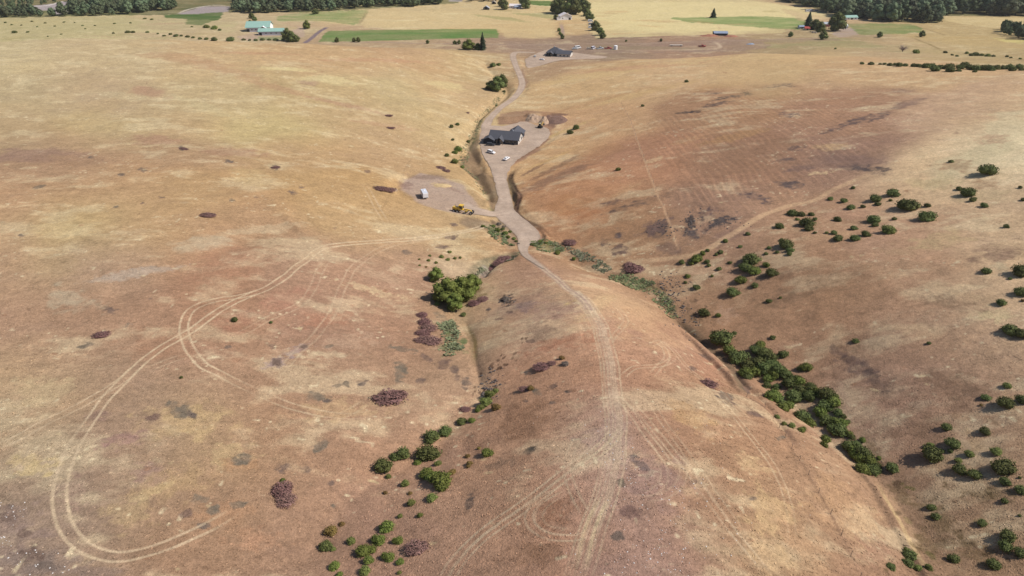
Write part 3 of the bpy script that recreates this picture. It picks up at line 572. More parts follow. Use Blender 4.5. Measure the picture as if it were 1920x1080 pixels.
CG = np.clip(CG, 0.01, 0.85)
def setmesh(name, V, quads, cols=None, smooth_=True):
    me = bpy.data.meshes.new(name); nV = len(V); nQ = len(quads); me.vertices.add(nV); me.vertices.foreach_set('co', V.astype(np.float32).ravel())
    me.loops.add(nQ * 4); me.loops.foreach_set('vertex_index', quads.astype(np.int32).ravel()); me.polygons.add(nQ)
    me.polygons.foreach_set('loop_start', np.arange(0, nQ * 4, 4, dtype=np.int32)); me.polygons.foreach_set('loop_total', np.full(nQ, 4, np.int32))
    me.update(calc_edges=True)
    if smooth_: me.polygons.foreach_set('use_smooth', np.ones(nQ, bool))
    if cols is not None:
        ca = me.color_attributes.new('Tone', 'FLOAT_COLOR', 'POINT'); c4 = np.ones((nV, 4), np.float32); c4[:, :3] = cols; ca.data.foreach_set('color', c4.ravel())
    me.validate(); return me
# ---- materials
def mat(name, c=(0.5, 0.5, 0.5), rough=0.8, spec=0.2, metal=0.0):
    m = bpy.data.materials.new(name); m.use_nodes = True; b = m.node_tree.nodes['Principled BSDF']
    b.inputs['Base Color'].default_value = (*c, 1); b.inputs['Roughness'].default_value = rough; b.inputs['Specular IOR Level'].default_value = spec; b.inputs['Metallic'].default_value = metal
    return m
def noisy(name, c, rough=0.85, sc=1.5, amt=0.35, spec=0.15, detail=4, bump=0.0, rnd=0.0, attr=None, hue=(1.0, 0.94, 0.86), scales=None, metal=0.0):
    """procedural material: base colour varied by object-space noise (and per object)"""
    m = mat(name, c, rough, spec, metal); t = m.node_tree; N = t.nodes; L = t.links; b = N['Principled BSDF']
    tc = N.new('ShaderNodeTexCoord'); co = tc.outputs['Object']
    src = N.new('ShaderNodeRGB'); src.outputs[0].default_value = (*c, 1); cur = src.outputs[0]
    if attr: a = N.new('ShaderNodeAttribute'); a.attribute_name = attr; cur = a.outputs['Color']
    for k, (s_, am) in enumerate(scales or [(sc, amt)]):
        n = N.new('ShaderNodeTexNoise'); n.inputs['Scale'].default_value = s_; n.inputs['Detail'].default_value = detail; n.inputs['Roughness'].default_value = .65; L.new(co, n.inputs['Vector'])
        r = N.new('ShaderNodeMapRange'); r.inputs[1].default_value = .3; r.inputs[2].default_value = .7; r.inputs[3].default_value = 1 - am; r.inputs[4].default_value = 1 + am * .8; L.new(n.outputs['Fac'], r.inputs[0])
        v = N.new('ShaderNodeMix'); v.data_type = 'RGBA'; v.blend_type = 'MULTIPLY'; v.inputs[0].default_value = 1; L.new(cur, v.inputs[6])
        cb = N.new('ShaderNodeCombineColor'); p = []
        for j in range(3):
            q_ = N.new('ShaderNodeMath'); q_.operation = 'POWER'; L.new(r.outputs[0], q_.inputs[0]); q_.inputs[1].default_value = 1 / hue[j] if k % 2 == 0 else hue[j]; L.new(q_.outputs[0], cb.inputs[j])
        L.new(cb.outputs[0], v.inputs[7]); cur = v.outputs[2]; last = n
    if rnd:
        oi = N.new('ShaderNodeObjectInfo'); hs = N.new('ShaderNodeHueSaturation'); L.new(cur, hs.inputs['Color'])
        for inp, lo, hi in (('Hue', .5 - .03 * rnd, .5 + .03 * rnd), ('Value', 1 - .35 * rnd, 1 + .35 * rnd)):
            r = N.new('ShaderNodeMapRange'); r.inputs[3].default_value = lo; r.inputs[4].default_value = hi; L.new(oi.outputs['Random'], r.inputs[0]); L.new(r.outputs[0], hs.inputs[inp])
        cur = hs.outputs[0]
    L.new(cur, b.inputs['Base Color'])
    if bump:
        bp = N.new('ShaderNodeBump'); bp.inputs['Strength'].default_value = bump; bp.inputs['Distance'].default_value = .3; L.new(last.outputs['Fac'], bp.inputs['Height']); L.new(bp.outputs[0], b.inputs['Normal'])
    return m
M_ground = noisy('dry_grass_ground', (.4, .3, .2), 1.0, attr='Tone', scales=[(.35, .10), (1.1, .20), (3.2, .22)], spec=0.0, bump=.55, detail=3, hue=(1.0, .98, .95))
M_gravel = noisy('gravel', tuple(alb((188, 166, 146))), 1.0, scales=[(.05, .16), (.22, .14), (.9, .12), (3.0, .16)], spec=0.0, bump=.25, detail=3)
n_r, n_c = GX.shape
ii = (np.arange(n_r - 1)[:, None] * n_c + np.arange(n_c - 1)[None]).ravel()
me = setmesh('ground', np.stack([GX, GY, GZ], -1).reshape(-1, 3), np.stack([ii, ii + 1, ii + n_c + 1, ii + n_c], 1), CG)
me.materials.append(M_ground)
ground = bpy.data.objects.new('ground', me); COL.objects.link(ground); ground['kind'] = 'structure'

# ---- gravel roads and pads as sheets on the ground
def ribbon(name, k, lift, mt):
    P = ROADS[k]; Q = []
    for i in range(len(P) - 1):
        L_ = math.hypot(P[i + 1][0] - P[i][0], P[i + 1][1] - P[i][1]); n = max(1, int(L_ / 1.5))
        for j in range(n): Q.append([P[i][a] + (P[i + 1][a] - P[i][a]) * j / n for a in range(3)])
    Q.append(list(P[-1])); Q = np.array(Q); T = np.gradient(Q[:, :2], axis=0); T /= np.hypot(T[:, 0], T[:, 1])[:, None]; Nn = np.stack([-T[:, 1], T[:, 0]], 1)
    ks = np.linspace(-1, 1, 9); V = []
    s = np.cumsum(np.r_[0, np.hypot(*np.diff(Q[:, :2], axis=0).T)])
    for k_ in ks:
        wv = Q[:, 2] * (1 + (abs(k_) > .9) * .16 * fbm(s, s * 0 + k_ * 50, 6, 3, 5)); V.append(Q[:, :2] + Nn * (wv * k_)[:, None])
    V = np.stack(V, 1); z = H(V[..., 0], V[..., 1]) + lift; z[:, 0] -= .02; z[:, -1] -= .02
    a = np.abs(ks)[None]; rut = np.exp(-((a - .42) / .16) ** 2); base_ = alb((188, 166, 146)); cc = np.repeat(base_[None, None], len(Q), 0).repeat(9, 1)
    cc = cc * (1 + .10 * rut - .14 * (a > .85))[..., None] * (1 + .08 * vnoise(V[..., 0], V[..., 1], 5, 4))[..., None]
    n, m_ = z.shape; i2 = (np.arange(n - 1)[:, None] * m_ + np.arange(m_ - 1)[None]).ravel()
    me = setmesh(name, np.concatenate([V, z[..., None]], -1).reshape(-1, 3), np.stack([i2, i2 + m_, i2 + m_ + 1, i2 + 1], 1), cc.reshape(-1, 3)); me.materials.append(mt)
    o = bpy.data.objects.new(name, me); COL.objects.link(o); o['kind'] = 'structure'; return o
M_road = noisy('gravel_road', (.4, .3, .2), 1.0, attr='Tone', scales=[(.1, .12), (.35, .10), (.9, .10), (3.5, .14)], spec=0.0, bump=.2, detail=3)
ribbon('gravel_driveway', 'drive', .10, M_road); ribbon('gravel_track', 'lower', .13, M_road); ribbon('graded_track', 'branch', .16, M_road)
def padmesh(name, k, lift):
    P0 = PADS[k][0]; P = []
    for i in range(len(P0)):
        a, b = P0[i], P0[(i + 1) % len(P0)]; nn = max(1, int(math.hypot(b[0] - a[0], b[1] - a[1]) / .8))
        for j in range(nn): x_ = a[0] + (b[0] - a[0]) * j / nn; y_ = a[1] + (b[1] - a[1]) * j / nn; P.append((x_ + .7 * float(fbm(x_, y_, 2.5, 3, 3)), y_ + 1.3 * float(fbm(x_, y_, 2.5, 3, 7))))
    bm = bmesh.new(); n = len(P); cx = sum(p[0] for p in P) / n; cy = sum(p[1] for p in P) / n
    vs = [bm.verts.new((p[0], p[1], padz(k, p[0], p[1]) + lift)) for p in P]
    bm.faces.new(vs); bmesh.ops.triangulate(bm, faces=bm.faces[:]); me = bpy.data.meshes.new(name); bm.normal_update(); bm.faces.ensure_lookup_table()
    if bm.faces[0].normal.z < 0: bmesh.ops.reverse_faces(bm, faces=bm.faces[:])
    bm.to_mesh(me); bm.free(); me.materials.append(M_gravel)
    o = bpy.data.objects.new(name, me); COL.objects.link(o); o['kind'] = 'structure'; return o
padmesh('gravel_yard', 'house_pad', .22); padmesh('gravel_forecourt', 'far_pad', .22)

# ---- dry grass tufts: small leaning blade clumps coloured like the turf they grow from
rg_ = np.random.default_rng(12)
def blades(name, x, y, col, h0, h1_, wid, mt, label, cat, per=2, lean=3.2):
    n = len(x); z = H(x, y); zx = (H(x + .5, y) - z) * 2; zy = (H(x, y + .5) - z) * 2; V = []; C = []
    for k in range(per):
        a = rg_.uniform(0, 2 * pi, n); hh = rg_.uniform(h0, h1_, n); w_ = wid * rg_.uniform(.6, 1.3, n); ca, sa = np.cos(a), np.sin(a); l_ = hh * lean * rg_.uniform(.7, 1.3, n)
        X_ = np.stack([x - ca * w_, x + ca * w_, x + ca * w_ * 1.25 - sa * l_, x - ca * w_ * .9 - sa * l_], 1); Y_ = np.stack([y - sa * w_, y + sa * w_, y + sa * w_ * 1.25 + ca * l_, y - sa * w_ * .9 + ca * l_], 1)
        Z_ = z[:, None] + zx[:, None] * (X_ - x[:, None]) + zy[:, None] * (Y_ - y[:, None]) + np.stack([-.05 + 0 * hh, -.05 + 0 * hh, hh * .9, hh], 1); P = np.stack([X_, Y_, Z_], 2).reshape(-1, 3)
        V.append(P); C.append(np.repeat(np.clip(col * rg_.uniform(.75, 1.2, n)[:, None], .01, .8), 4, 0))
    V = np.concatenate(V); C = np.concatenate(C); Q = np.arange(len(V)).reshape(-1, 4)
    me = setmesh(name, V, Q, C, False); me.materials.append(mt); o = bpy.data.objects.new(name, me); COL.objects.link(o); o['kind'] = 'stuff'; o['label'] = label; o['category'] = cat; return o
M_tuft = noisy('dry_grass_blades', (.4, .3, .2), 1.0, attr='Tone', scales=[(.6, .12)], spec=0.0, detail=2)
sel = np.where((gy < 330) & (gy > 40) & (np.abs(gx) < .74 * fanw(gy)) & (TRK < .25))[0]
pr_ = (.35 + .65 * sstep(-.3, .5, fbm(gx[sel], gy[sel], 5, 3, 91))); sel = sel[rg_.random(len(sel)) < pr_ * 42000 / (pr_.sum())]
bad = np.zeros(len(sel), bool)
for k in PADS: bad |= inpoly(gx[sel], gy[sel], PADS[k][0])
for k in ROADS: bad |= pdist(gx[sel], gy[sel], ROADS[k])[0] < 4.5
sel = sel[~bad]; far_ = np.clip(gy[sel] / 150, .8, 2.0)
blades('dry_grass', gx[sel] + rg_.normal(0, .1, len(sel)), gy[sel] + rg_.normal(0, .1, len(sel)), CG[sel] * 1.1, .03, .09, .12, M_tuft, 'dry straw-coloured grass tufts over the near slopes', 'grass')
def weeds(polys, n, name, cols, label):
    X = []; Y = []
    for P in polys:
        P = [at(*p) for p in P]; xs = [p[0] for p in P]; ys = [p[1] for p in P]; a = rg_.uniform(min(xs), max(xs), n * 6); b = rg_.uniform(min(ys), max(ys), n * 6); k = inpoly(a, b, P) & (fbm(a, b, 4, 4, 14, .7) + rg_.uniform(-.35, .35, n * 6) > .05); X.append(a[k][:n]); Y.append(b[k][:n])
    X = np.concatenate(X); Y = np.concatenate(Y); c = np.array(cols)[rg_.integers(0, len(cols), len(X))]
    blades(name, X, Y, c * 1.25, .10, .30, .24, M_tuft, label, 'weeds', 2, 2.2)
weeds([[(820,605),(850,600),(862,625),(858,650),(868,648),(864,665),(835,668),(822,660),(838,640),(826,628)]], 420, 'green_weeds', [(.13,.15,.08),(.15,.16,.09),(.12,.13,.075)], 'low grey-green weeds on the flat right of the purple bushes')
weeds([[(1140,512),(1180,514),(1232,532),(1262,566),(1274,595),(1258,598),(1235,575),(1215,548),(1180,540),(1145,526)]], 600, 'gully_weeds', [(.12,.14,.065),(.15,.15,.08),(.10,.12,.06)], 'green weeds along the head of the right gully')
weeds([[(905,420),(925,422),(950,445),(968,464),(940,458),(915,436)], [(992,454),(1018,448),(1045,455),(1060,470),(1040,476),(1010,470)]], 380, 'ditch_weeds', [(.11,.13,.06),(.15,.14,.09),(.08,.11,.045)], 'green weeds in the ditch beside the road end')
weeds([[(912,215),(930,196),(940,186),(950,172),(944,170),(925,190),(900,215),(884,245),(868,275),(856,300),(868,318),(890,340),(912,372),(918,385),(914,360),(896,332),(878,308),(880,285),(895,255),(903,232)]], 1500, 'bank_weeds', [(.12,.13,.07),(.15,.14,.08),(.09,.11,.055)], 'ragged grey-green weeds along the left driveway bank')
weeds([[(984,474),(960,478),(925,490),(900,502),(888,520),(905,512),(930,500),(960,488)], [(1060,462),(1110,478),(1150,505),(1130,512),(1090,490)]], 450, 'creek_weeds', [(.14,.14,.09),(.11,.12,.07),(.18,.16,.11)], 'grey-green weeds lining the dry creek bed')

# ------------------------------------------------------------------ object helpers
def link(o, parent=None):
    COL.objects.link(o)
    if parent is not None: o.parent = parent
    return o
def tag(o, label=None, cat=None, group=None, kind=None):
    if label: o['label'] = label
    if cat: o['category'] = cat
    if group: o['group'] = group
    if kind: o['kind'] = kind
    return o
def thing(name, p, rz, label, cat, group=None):
    o = bpy.data.objects.new(name, None); o.empty_display_size = .2; link(o); o.location = p; o.rotation_euler = (0, 0, rz); return tag(o, label, cat, group)
class MB:
    def __init__(s): s.v = []; s.f = []
    def add(s, vs, fs):
        k = len(s.v); s.v += [tuple(v) for v in vs]; s.f += [tuple(i + k for i in f) for f in fs]; return s
    def box(s, x0, x1, y0, y1, z0, z1, tx=0, ty=0):      # tx, ty: taper of the top
        return s.add([(x0, y0, z0), (x1, y0, z0), (x1, y1, z0), (x0, y1, z0), (x0 + tx, y0 + ty, z1), (x1 - tx, y0 + ty, z1), (x1 - tx, y1 - ty, z1), (x0 + tx, y1 - ty, z1)],
                     [(0, 3, 2, 1), (4, 5, 6, 7), (0, 1, 5, 4), (1, 2, 6, 5), (2, 3, 7, 6), (3, 0, 4, 7)])
    def prof(s, pts, y0, y1, ins=None):                   # side outline (x,z) extruded along y; ins narrows points by index
        n = len(pts); ins = ins or {}
        a = [(p[0], y0 + ins.get(i, 0), p[1]) for i, p in enumerate(pts)]; b = [(p[0], y1 - ins.get(i, 0), p[1]) for i, p in enumerate(pts)]
        return s.add(a + b, [tuple(range(n)), tuple(range(2 * n - 1, n - 1, -1))] + [((i + 1) % n, i, i + n, (i + 1) % n + n) for i in range(n)])
    def cyl(s, c, r, h, ax='y', n=14, r2=None):
        r2 = r if r2 is None else r2; vs = []
        for k, rr in ((-.5, r), (.5, r2)):
            for i in range(n):
                a = 2 * pi * i / n; u, v = rr * cos(a), rr * sin(a); w_ = h * k
                vs.append({'y': (c[0] + u, c[1] + w_, c[2] + v), 'x': (c[0] + w_, c[1] + u, c[2] + v), 'z': (c[0] + u, c[1] + v, c[2] + w_)}[ax])
        return s.add(vs, [tuple(range(n)), tuple(range(2 * n - 1, n - 1, -1))] + [(i, i + n, (i + 1) % n + n, (i + 1) % n) for i in range(n)])
    def rod(s, a, b, r, r2=None, n=6):
        a = Vector(a); b = Vector(b); d = (b - a).normalized(); u = d.orthogonal().normalized(); v = d.cross(u); r2 = r if r2 is None else r2
        vs = [a + (u * cos(2 * pi * i / n) + v * sin(2 * pi * i / n)) * r for i in range(n)] + [b + (u * cos(2 * pi * i / n) + v * sin(2 * pi * i / n)) * r2 for i in range(n)]
        return s.add(vs, [tuple(range(n)), tuple(range(2 * n - 1, n - 1, -1))] + [(i, (i + 1) % n, (i + 1) % n + n, i + n) for i in range(n)])
    def build(s, name, m, parent=None, bev=0, smooth_=False):
        me = bpy.data.meshes.new(name); me.from_pydata(s.v, [], s.f); bm = bmesh.new(); bm.from_mesh(me); bmesh.ops.recalc_face_normals(bm, faces=bm.faces[:])
        if bev: bmesh.ops.bevel(bm, geom=bm.edges[:], offset=bev, segments=2, affect='EDGES', clamp_overlap=True)
        bm.to_mesh(me); bm.free(); me.materials.append(m)
        if smooth_: me.polygons.foreach_set('use_smooth', [True] * len(me.polygons))
        return link(bpy.data.objects.new(name, me), parent)
def copy_tree(o, parent=None):
    c = o.copy(); COL.objects.link(c)
    if parent is not None: c.parent = parent
    for ch in KIDS.get(o.name, []): copy_tree(ch, c)
    return c
KIDS = {}
ORD = 'first second third fourth fifth sixth seventh eighth ninth tenth eleventh twelfth thirteenth fourteenth fifteenth sixteenth seventeenth eighteenth nineteenth twentieth'.split()
def od(i): return ORD[i] if i < 20 else {20: 'twenty', 30: 'thirty', 40: 'forty', 50: 'fifty', 60: 'sixty', 70: 'seventy', 80: 'eighty', 90: 'ninety'}[(i + 1) // 10 * 10] + '-' + ORD[(i + 1) % 10 - 1] if (i + 1) % 10 else {20: 'twentieth', 30: 'thirtieth', 40: 'fortieth', 50: 'fiftieth', 60: 'sixtieth', 70: 'seventieth', 80: 'eightieth', 90: 'ninetieth', 100: 'hundredth'}[i + 1]

def leafm(name, c, rnd=.5): 
    m = noisy(name, c, 0.75, scales=[(2.2, .38), (9, .25)], spec=0.12, rnd=rnd, hue=(1.05, 1, .9)); return m
ML = {'g': leafm('dark_green_leaves', (.100, .116, .038), .8), 'y': leafm('yellow_green_leaves', (.150, .170, .050)), 'l': leafm('bright_green_leaves', (.125, .150, .036)), 'o': leafm('rusty_leaves', (.19, .13, .045)),
      'p': leafm('purple_brown_twigs', (.215, .120, .108), .35), 'b': leafm('bare_grey_twigs', (.22, .18, .15), .3), 't': leafm('river_tree_leaves', (.095, .118, .064), 1.1), 'c': leafm('conifer_needles', (.040, .060, .030), .4)}
M_bark = noisy('bark', (.11, .085, .065), .95, 6, .4)
CN = {'g': 'dark green', 'y': 'yellow-green', 'l': 'bright green', 'o': 'rusty brown', 'p': 'purple-brown', 'b': 'bare grey'}

def leafmesh(name, lobes, n, size, m, core=.84, flat=0.0, seed=1, up=-.35):
    """crown: solid lumpy lobes under many leaf-clump faces"""
    rng = np.random.default_rng(seed); L = np.array(lobes, float); area = L[:, 3] ** 2; V = []; Fc = []; k = 0
    ico = bmesh.new(); bmesh.ops.create_icosphere(ico, subdivisions=2, radius=1); iv = np.array([v.co[:] for v in ico.verts]); ifc = [[v.index for v in f.verts] for f in ico.faces]; ico.free()
    for li, l in enumerate(L):
        wob = 1 + .16 * vnoise(iv[:, 0] * 3 + iv[:, 2], iv[:, 1] * 3 - iv[:, 2], 1, seed + li)
        P = iv * (wob * l[3] * core)[:, None]; P[:, 2] *= 0.9; P += l[:3]; P[:, 2] = np.maximum(P[:, 2], 0.0)
        V += P.tolist(); Fc += [tuple(i + k for i in f) for f in ifc]; k += len(P)
    ns = np.maximum(8, (n * area / area.sum()).astype(int))
    for l, q_ in zip(L, ns):
        d = rng.normal(size=(q_, 3)); d /= np.linalg.norm(d, axis=1)[:, None]; d[:, 2] = np.where(d[:, 2] < up, -d[:, 2], d[:, 2])
        rad = l[3] * rng.uniform(.74, 1.2, q_); c = l[:3] + d * rad[:, None] * [1, 1, .92]
        c[:, 2] = np.maximum(c[:, 2], size * .4)
        nn = d + rng.normal(size=(q_, 3)) * .55; nn /= np.linalg.norm(nn, axis=1)[:, None]
        a = np.cross(nn, rng.normal(size=(q_, 3))); a /= np.linalg.norm(a, axis=1)[:, None] + 1e-9; b = np.cross(nn, a)
        s = size * rng.uniform(.6, 1.35, q_)[:, None]; a = a * s; b = b * s * .8
        q4 = np.stack([c - a - b * .4, c + a * .2 - b, c + a + b * .3, c - a * .3 + b], 1).reshape(-1, 3)
        V += q4.tolist(); Fc += [(k + 4 * i, k + 4 * i + 1, k + 4 * i + 2, k + 4 * i + 3) for i in range(q_)]; k += 4 * q_
    me = bpy.data.meshes.new(name); me.from_pydata(V, [], Fc); me.materials.append(m); return me
def lobeset(seed, n, spread, r0, r1, h=.0):
    rng = random.Random(seed); out = [(0, 0, r1 * .8 + h, r1)]
    for i in range(n):
        a = 2 * pi * (i + rng.random() * .6) / n; d = spread * rng.uniform(.7, 1.1); r = rng.uniform(r0, r1 * .95)
        out.append((d * cos(a), d * sin(a), r * rng.uniform(.55, .95) + h, r))
    return out
def stems(hh, r, seed, n=5, spread=.25):
    rng = random.Random(seed); m = MB(); m.rod((0, 0, -.15), (0, 0, hh * .3), r, r * .8)
    for i in range(n):
        a = 2 * pi * i / n + rng.random(); m.rod((0, 0, hh * .25), (spread * cos(a), spread * sin(a), hh * rng.uniform(.6, .85)), r * .6, r * .2, 5)
    return m
# prototypes are kept as mesh data, each with unit width
PROTO = {}
for kd in 'gylopb':
    for v in range(4):
        nl = 5 + v; sd_ = ord(kd) * 10 + v
        lob = lobeset(sd_, nl, .22 + .02 * v, .17, .31)
        if kd in 'pb': lob = [(x * 1.05, y_ * 1.05, z * .72, r * .78) for x, y_, z, r in lobeset(sd_, 10 + v, .24, .16, .28)]
        PROTO[kd, v] = (leafmesh('crown', lob, 900 if kd in 'gylo' else 1700, .034 if kd not in 'pb' else .024, ML[kd], seed=sd_, core=.76 if kd not in 'pb' else .50), stems(.5, .03, sd_).v, None)
stem_me = {}
def get_stem(kd, v):
    if (kd, v) not in stem_me:
        o = stems(.5, .03, v).build('stems', M_bark); stem_me[kd, v] = o.data; bpy.data.objects.remove(o)
    return stem_me[kd, v]
def plant(px, py, wpx, kd, label, group, name='shrub', cat='shrub', hr=1.0, rz=None, asp=1.0, sink=.0):
    mp = mpp(px, py); wm = wpx * mp * 1.1; p = loc(px, py + .22 * wpx * hr)
    v = random.randrange(4); o = thing(name, p - Vector((0, 0, sink * wm + .03 * wm)), rz if rz is not None else random.uniform(0, 2 * pi), label, cat, group)
    asp *= random.uniform(.88, 1.2); o.scale = (wm * asp, wm * random.uniform(.88, 1.08), wm * hr * random.uniform(.92, 1.1))
    link(bpy.data.objects.new('crown', PROTO[kd, v][0]), o)
    if wpx >= 9: link(bpy.data.objects.new('stems', get_stem(kd, v)), o)
    return o
SZ = lambda w_, c=1: 'tiny' if w_ < 11 else 'small' if w_ < 19 else 'mid-sized' if w_ < 30 else 'large'
def cluster(lst, where, group, axis='x', hr=.9, name='shrub'):
    lst = [tuple(t) + ('g',) if len(t) == 3 else tuple(t) for t in lst]
    lst.sort(key=lambda t: t[0] if axis == 'x' else t[1]); end = 'from left' if axis == 'x' else 'from top'
    for i, (px, py, w_, kd) in enumerate(lst):
        if 'thicket' in where and kd == 'g' and i % 3 == 1: kd = 'l'
        plant(px, py, w_, kd, f"{SZ(w_)} {CN[kd]} shrub {where}, {od(i)} {end}" if len(lst) > 1 else f"{SZ(w_)} {CN[kd]} shrub {where}", group, name, hr=hr if kd not in 'pb' else .9)

GA = 'shrubs scattered over the right-hand slopes'
cluster([(1783,302,10),(1850,319,34),(1813,360,30),(1798,353,14),(1824,374,14),(1845,385,14),(1887,424,12),(1913,351,9),(1918,374,10),(1738,405,34),(1738,385,12)], 'on the pale grassy upper right slope', GA)
cluster([(1599,352,9),(1675,361,26),(1641,372,22),(1645,382,12),(1669,375,8),(1700,384,36),(1637,411,26),(1640,421,14),(1676,410,10),(1666,431,26,'y'),(1623,438,18),(1602,446,18),(1601,427,14)], 'right of the upper pale path', GA)
cluster([(1595,388,16),(1582,376,14),(1557,372,12),(1618,387,10),(1563,436,12),(1570,446,20),(1570,411,15),(1550,436,8,'y'),(1527,436,8)], 'in the band just below the pale path', GA)
cluster([(1486,399,20),(1502,401,16),(1521,401,12),(1512,417,28),(1516,427,20),(1527,411,10),(1461,423,17),(1402,438,10),(1465,449,9),(1495,411,9,'y')], 'in the knot below the pale path bend', GA)
cluster([(1473,457,28),(1481,468,15),(1441,464,10),(1457,472,9),(1436,475,9),(1480,475,12),(1388,462,8),(1360,451,12,'y')], 'in the middle of the shrubby slope', GA)
cluster([(1306,484,26,'l'),(1317,474,14,'l'),(1325,490,13),(1278,491,12),(1350,472,13),(1343,477,8,'y'),(1329,497,9),(1348,503,11),(1368,492,9),(1296,492,12,'l'),(1327,469,9)], 'at the foot of the pale path', GA)
cluster([(1408,484,34),(1397,500,26),(1413,507,24,'l'),(1437,496,14,'l'),(1447,510,24),(1388,524,22,'l'),(1374,546,28),(1415,534,14),(1335,517,7,'y')], 'in the clump left of the bare hillside', GA)
cluster([(1289,517,12),(1285,529,8),(1306,538,15),(1441,564,11),(1463,558,7,'y'),(1320,586,22),(1346,591,12),(1449,632,12),(1604,638,14)], 'standing alone above the right-hand thicket', GA)
cluster([(1847,507,20),(1914,508,32),(1893,522,8),(1914,546,26),(1876,566,20),(1895,617,34),(1916,625,30),(1917,563,8,'o'),(1741,643,9)], 'by the right edge beside straw-pale grass', GA, 'y')
cluster([(1888,722,18,'y'),(1848,744,17),(1883,754,34),(1916,748,24),(1839,759,7,'o'),(1774,800,20),(1846,807,20)], 'on the brown slope at middle right', GA, 'y')
cluster([(1746,850,40),(1785,830,30),(1744,834,14,'y'),(1765,845,12),(1781,845,12),(1867,845,22,'y'),(1817,850,18,'y'),(1878,873,42),(1798,878,28),(1825,888,26),(1796,862,14,'y')], 'in the big group low on the right', GA)
cluster([(1884,902,22),(1914,917,22),(1745,950,17),(1754,967,18),(1882,938,14),(1912,966,7),(1840,980,18),(1912,895,7)], 'on the dark slope below the big group', GA, 'y')
cluster([(1888,1004,32),(1884,1022,28),(1914,1035,26),(1786,1046,22),(1860,1056,28),(1704,1038,26),(1702,1054,20),(1670,1061,18),(1721,1063,16,'y'),(1741,1063,18,'y'),(1700,1030,14,'y')], 'in the bottom right corner', GA)
TH = [(1350,633,40),(1377,624,10),(1366,655,30),(1385,668,38),(1402,682,34),(1397,697,28,'l'),(1402,704,20),(1425,645,22),(1417,655,26),(1432,660,30),(1442,668,28),(1420,678,32),(1415,695,28),(1435,690,32),(1449,682,26),(1467,663,22),(1449,700,24),(1440,708,20),(1462,693,26)]
cluster([(a, b, c * .98) + tuple(d) for a, b, c, *d in TH], 'in the upper part of the gully thicket', 'shrubs of the gully thicket', hr=.95)
TH2 = [(1488,709,22),(1510,687,26),(1500,690,16),(1473,701,24),(1478,717,32),(1497,713,26),(1500,730,30),(1519,724,24),(1515,741,28),(1535,735,26),(1552,738,36),(1562,750,30),(1548,759,30),(1438,722,18),(1456,724,16),(1447,742,32),(1462,752,22),(1488,742,36),(1470,762,26),(1478,757,18)]
cluster([(a, b, c * .98) + tuple(d) for a, b, c, *d in TH2], 'in the middle of the gully thicket', 'shrubs of the gully thicket', hr=.9)
TH3 = [(1502,778,32),(1516,790,22,'l'),(1503,805,16,'l'),(1457,780,12,'y'),(1484,797,16,'y'),(1470,794,10,'y'),(1538,772,30),(1548,786,28),(1519,750,10),(1571,772,18),(1582,780,12),(1566,790,26),(1580,792,22),(1590,790,10),(1572,806,32),(1560,802,26),(1590,812,18),(1547,822,22),(1545,833,16,'l'),(1597,818,14),(1541,795,10,'y')]
cluster([(a, b, c * 1.02) + tuple(d) for a, b, c, *d in TH3], 'below the middle of the gully thicket', 'shrubs of the gully thicket', hr=.9)
TH4 = [(1590,834,26),(1603,832,22),(1600,846,24),(1617,824,12),(1620,850,28),(1612,858,24,'l'),(1628,862,26),(1637,880,24),(1618,879,24,'l'),(1645,873,14),(1672,875,22),(1648,858,8)]
cluster([(a, b, c * 1.15) + tuple(d) for a, b, c, *d in TH4], 'in the lower tail of the gully thicket', 'shrubs of the gully thicket', hr=.9)
GB = 'shrubs along the left-hand gully'
cluster([(918,738,22,'y'),(930,732,14,'y'),(911,752,24,'y'),(903,762,16,'y'),(929,762,22,'o'),(896,768,14,'l')], 'in the yellow-green clump at the gully bend', GB, 'y')
cluster([(866,788,20),(885,787,15,'l'),(835,808,26),(810,818,34),(801,846,50),(755,850,32),(740,855,20),(720,872,36)], 'in the dark row lining the left gully', GB)
cluster([(782,866,14,'l'),(728,892,14,'y'),(760,905,18,'y'),(802,885,30,'l'),(828,900,40,'l'),(815,893,30,'l'),(848,884,14,'o'),(822,868,14,'y'),(722,923,10,'o'),(769,924,8,'o'),(771,941,18,'y'),(810,932,20,'y'),(750,967,12,'y'),(787,965,14,'l')], 'between the left gully and the spur', GB)
cluster([(914,848,24,'l'),(877,854,11,'o'),(880,868,14,'o'),(878,874,9,'o'),(898,840,8,'o')], 'alone on the left flank of the spur', GB)
cluster([(724,985,30,'l'),(710,1010,28,'l'),(686,1030,32,'l'),(692,1048,24,'l'),(684,1068,26,'y'),(746,1012,20,'l'),(728,1042,24,'l'),(750,1052,16,'l'),(658,1013,20,'y'),(749,1073,10,'y')], 'in the green group at bottom centre', GB)
cluster([(622,993,26,'o'),(641,981,12,'o'),(611,1022,26,'g'),(625,1029,10,'y'),(626,1061,22,'l'),(636,1077,16,'l')], 'along the bottom end of the left gully', GB)
GP = 'purple-brown bushes'
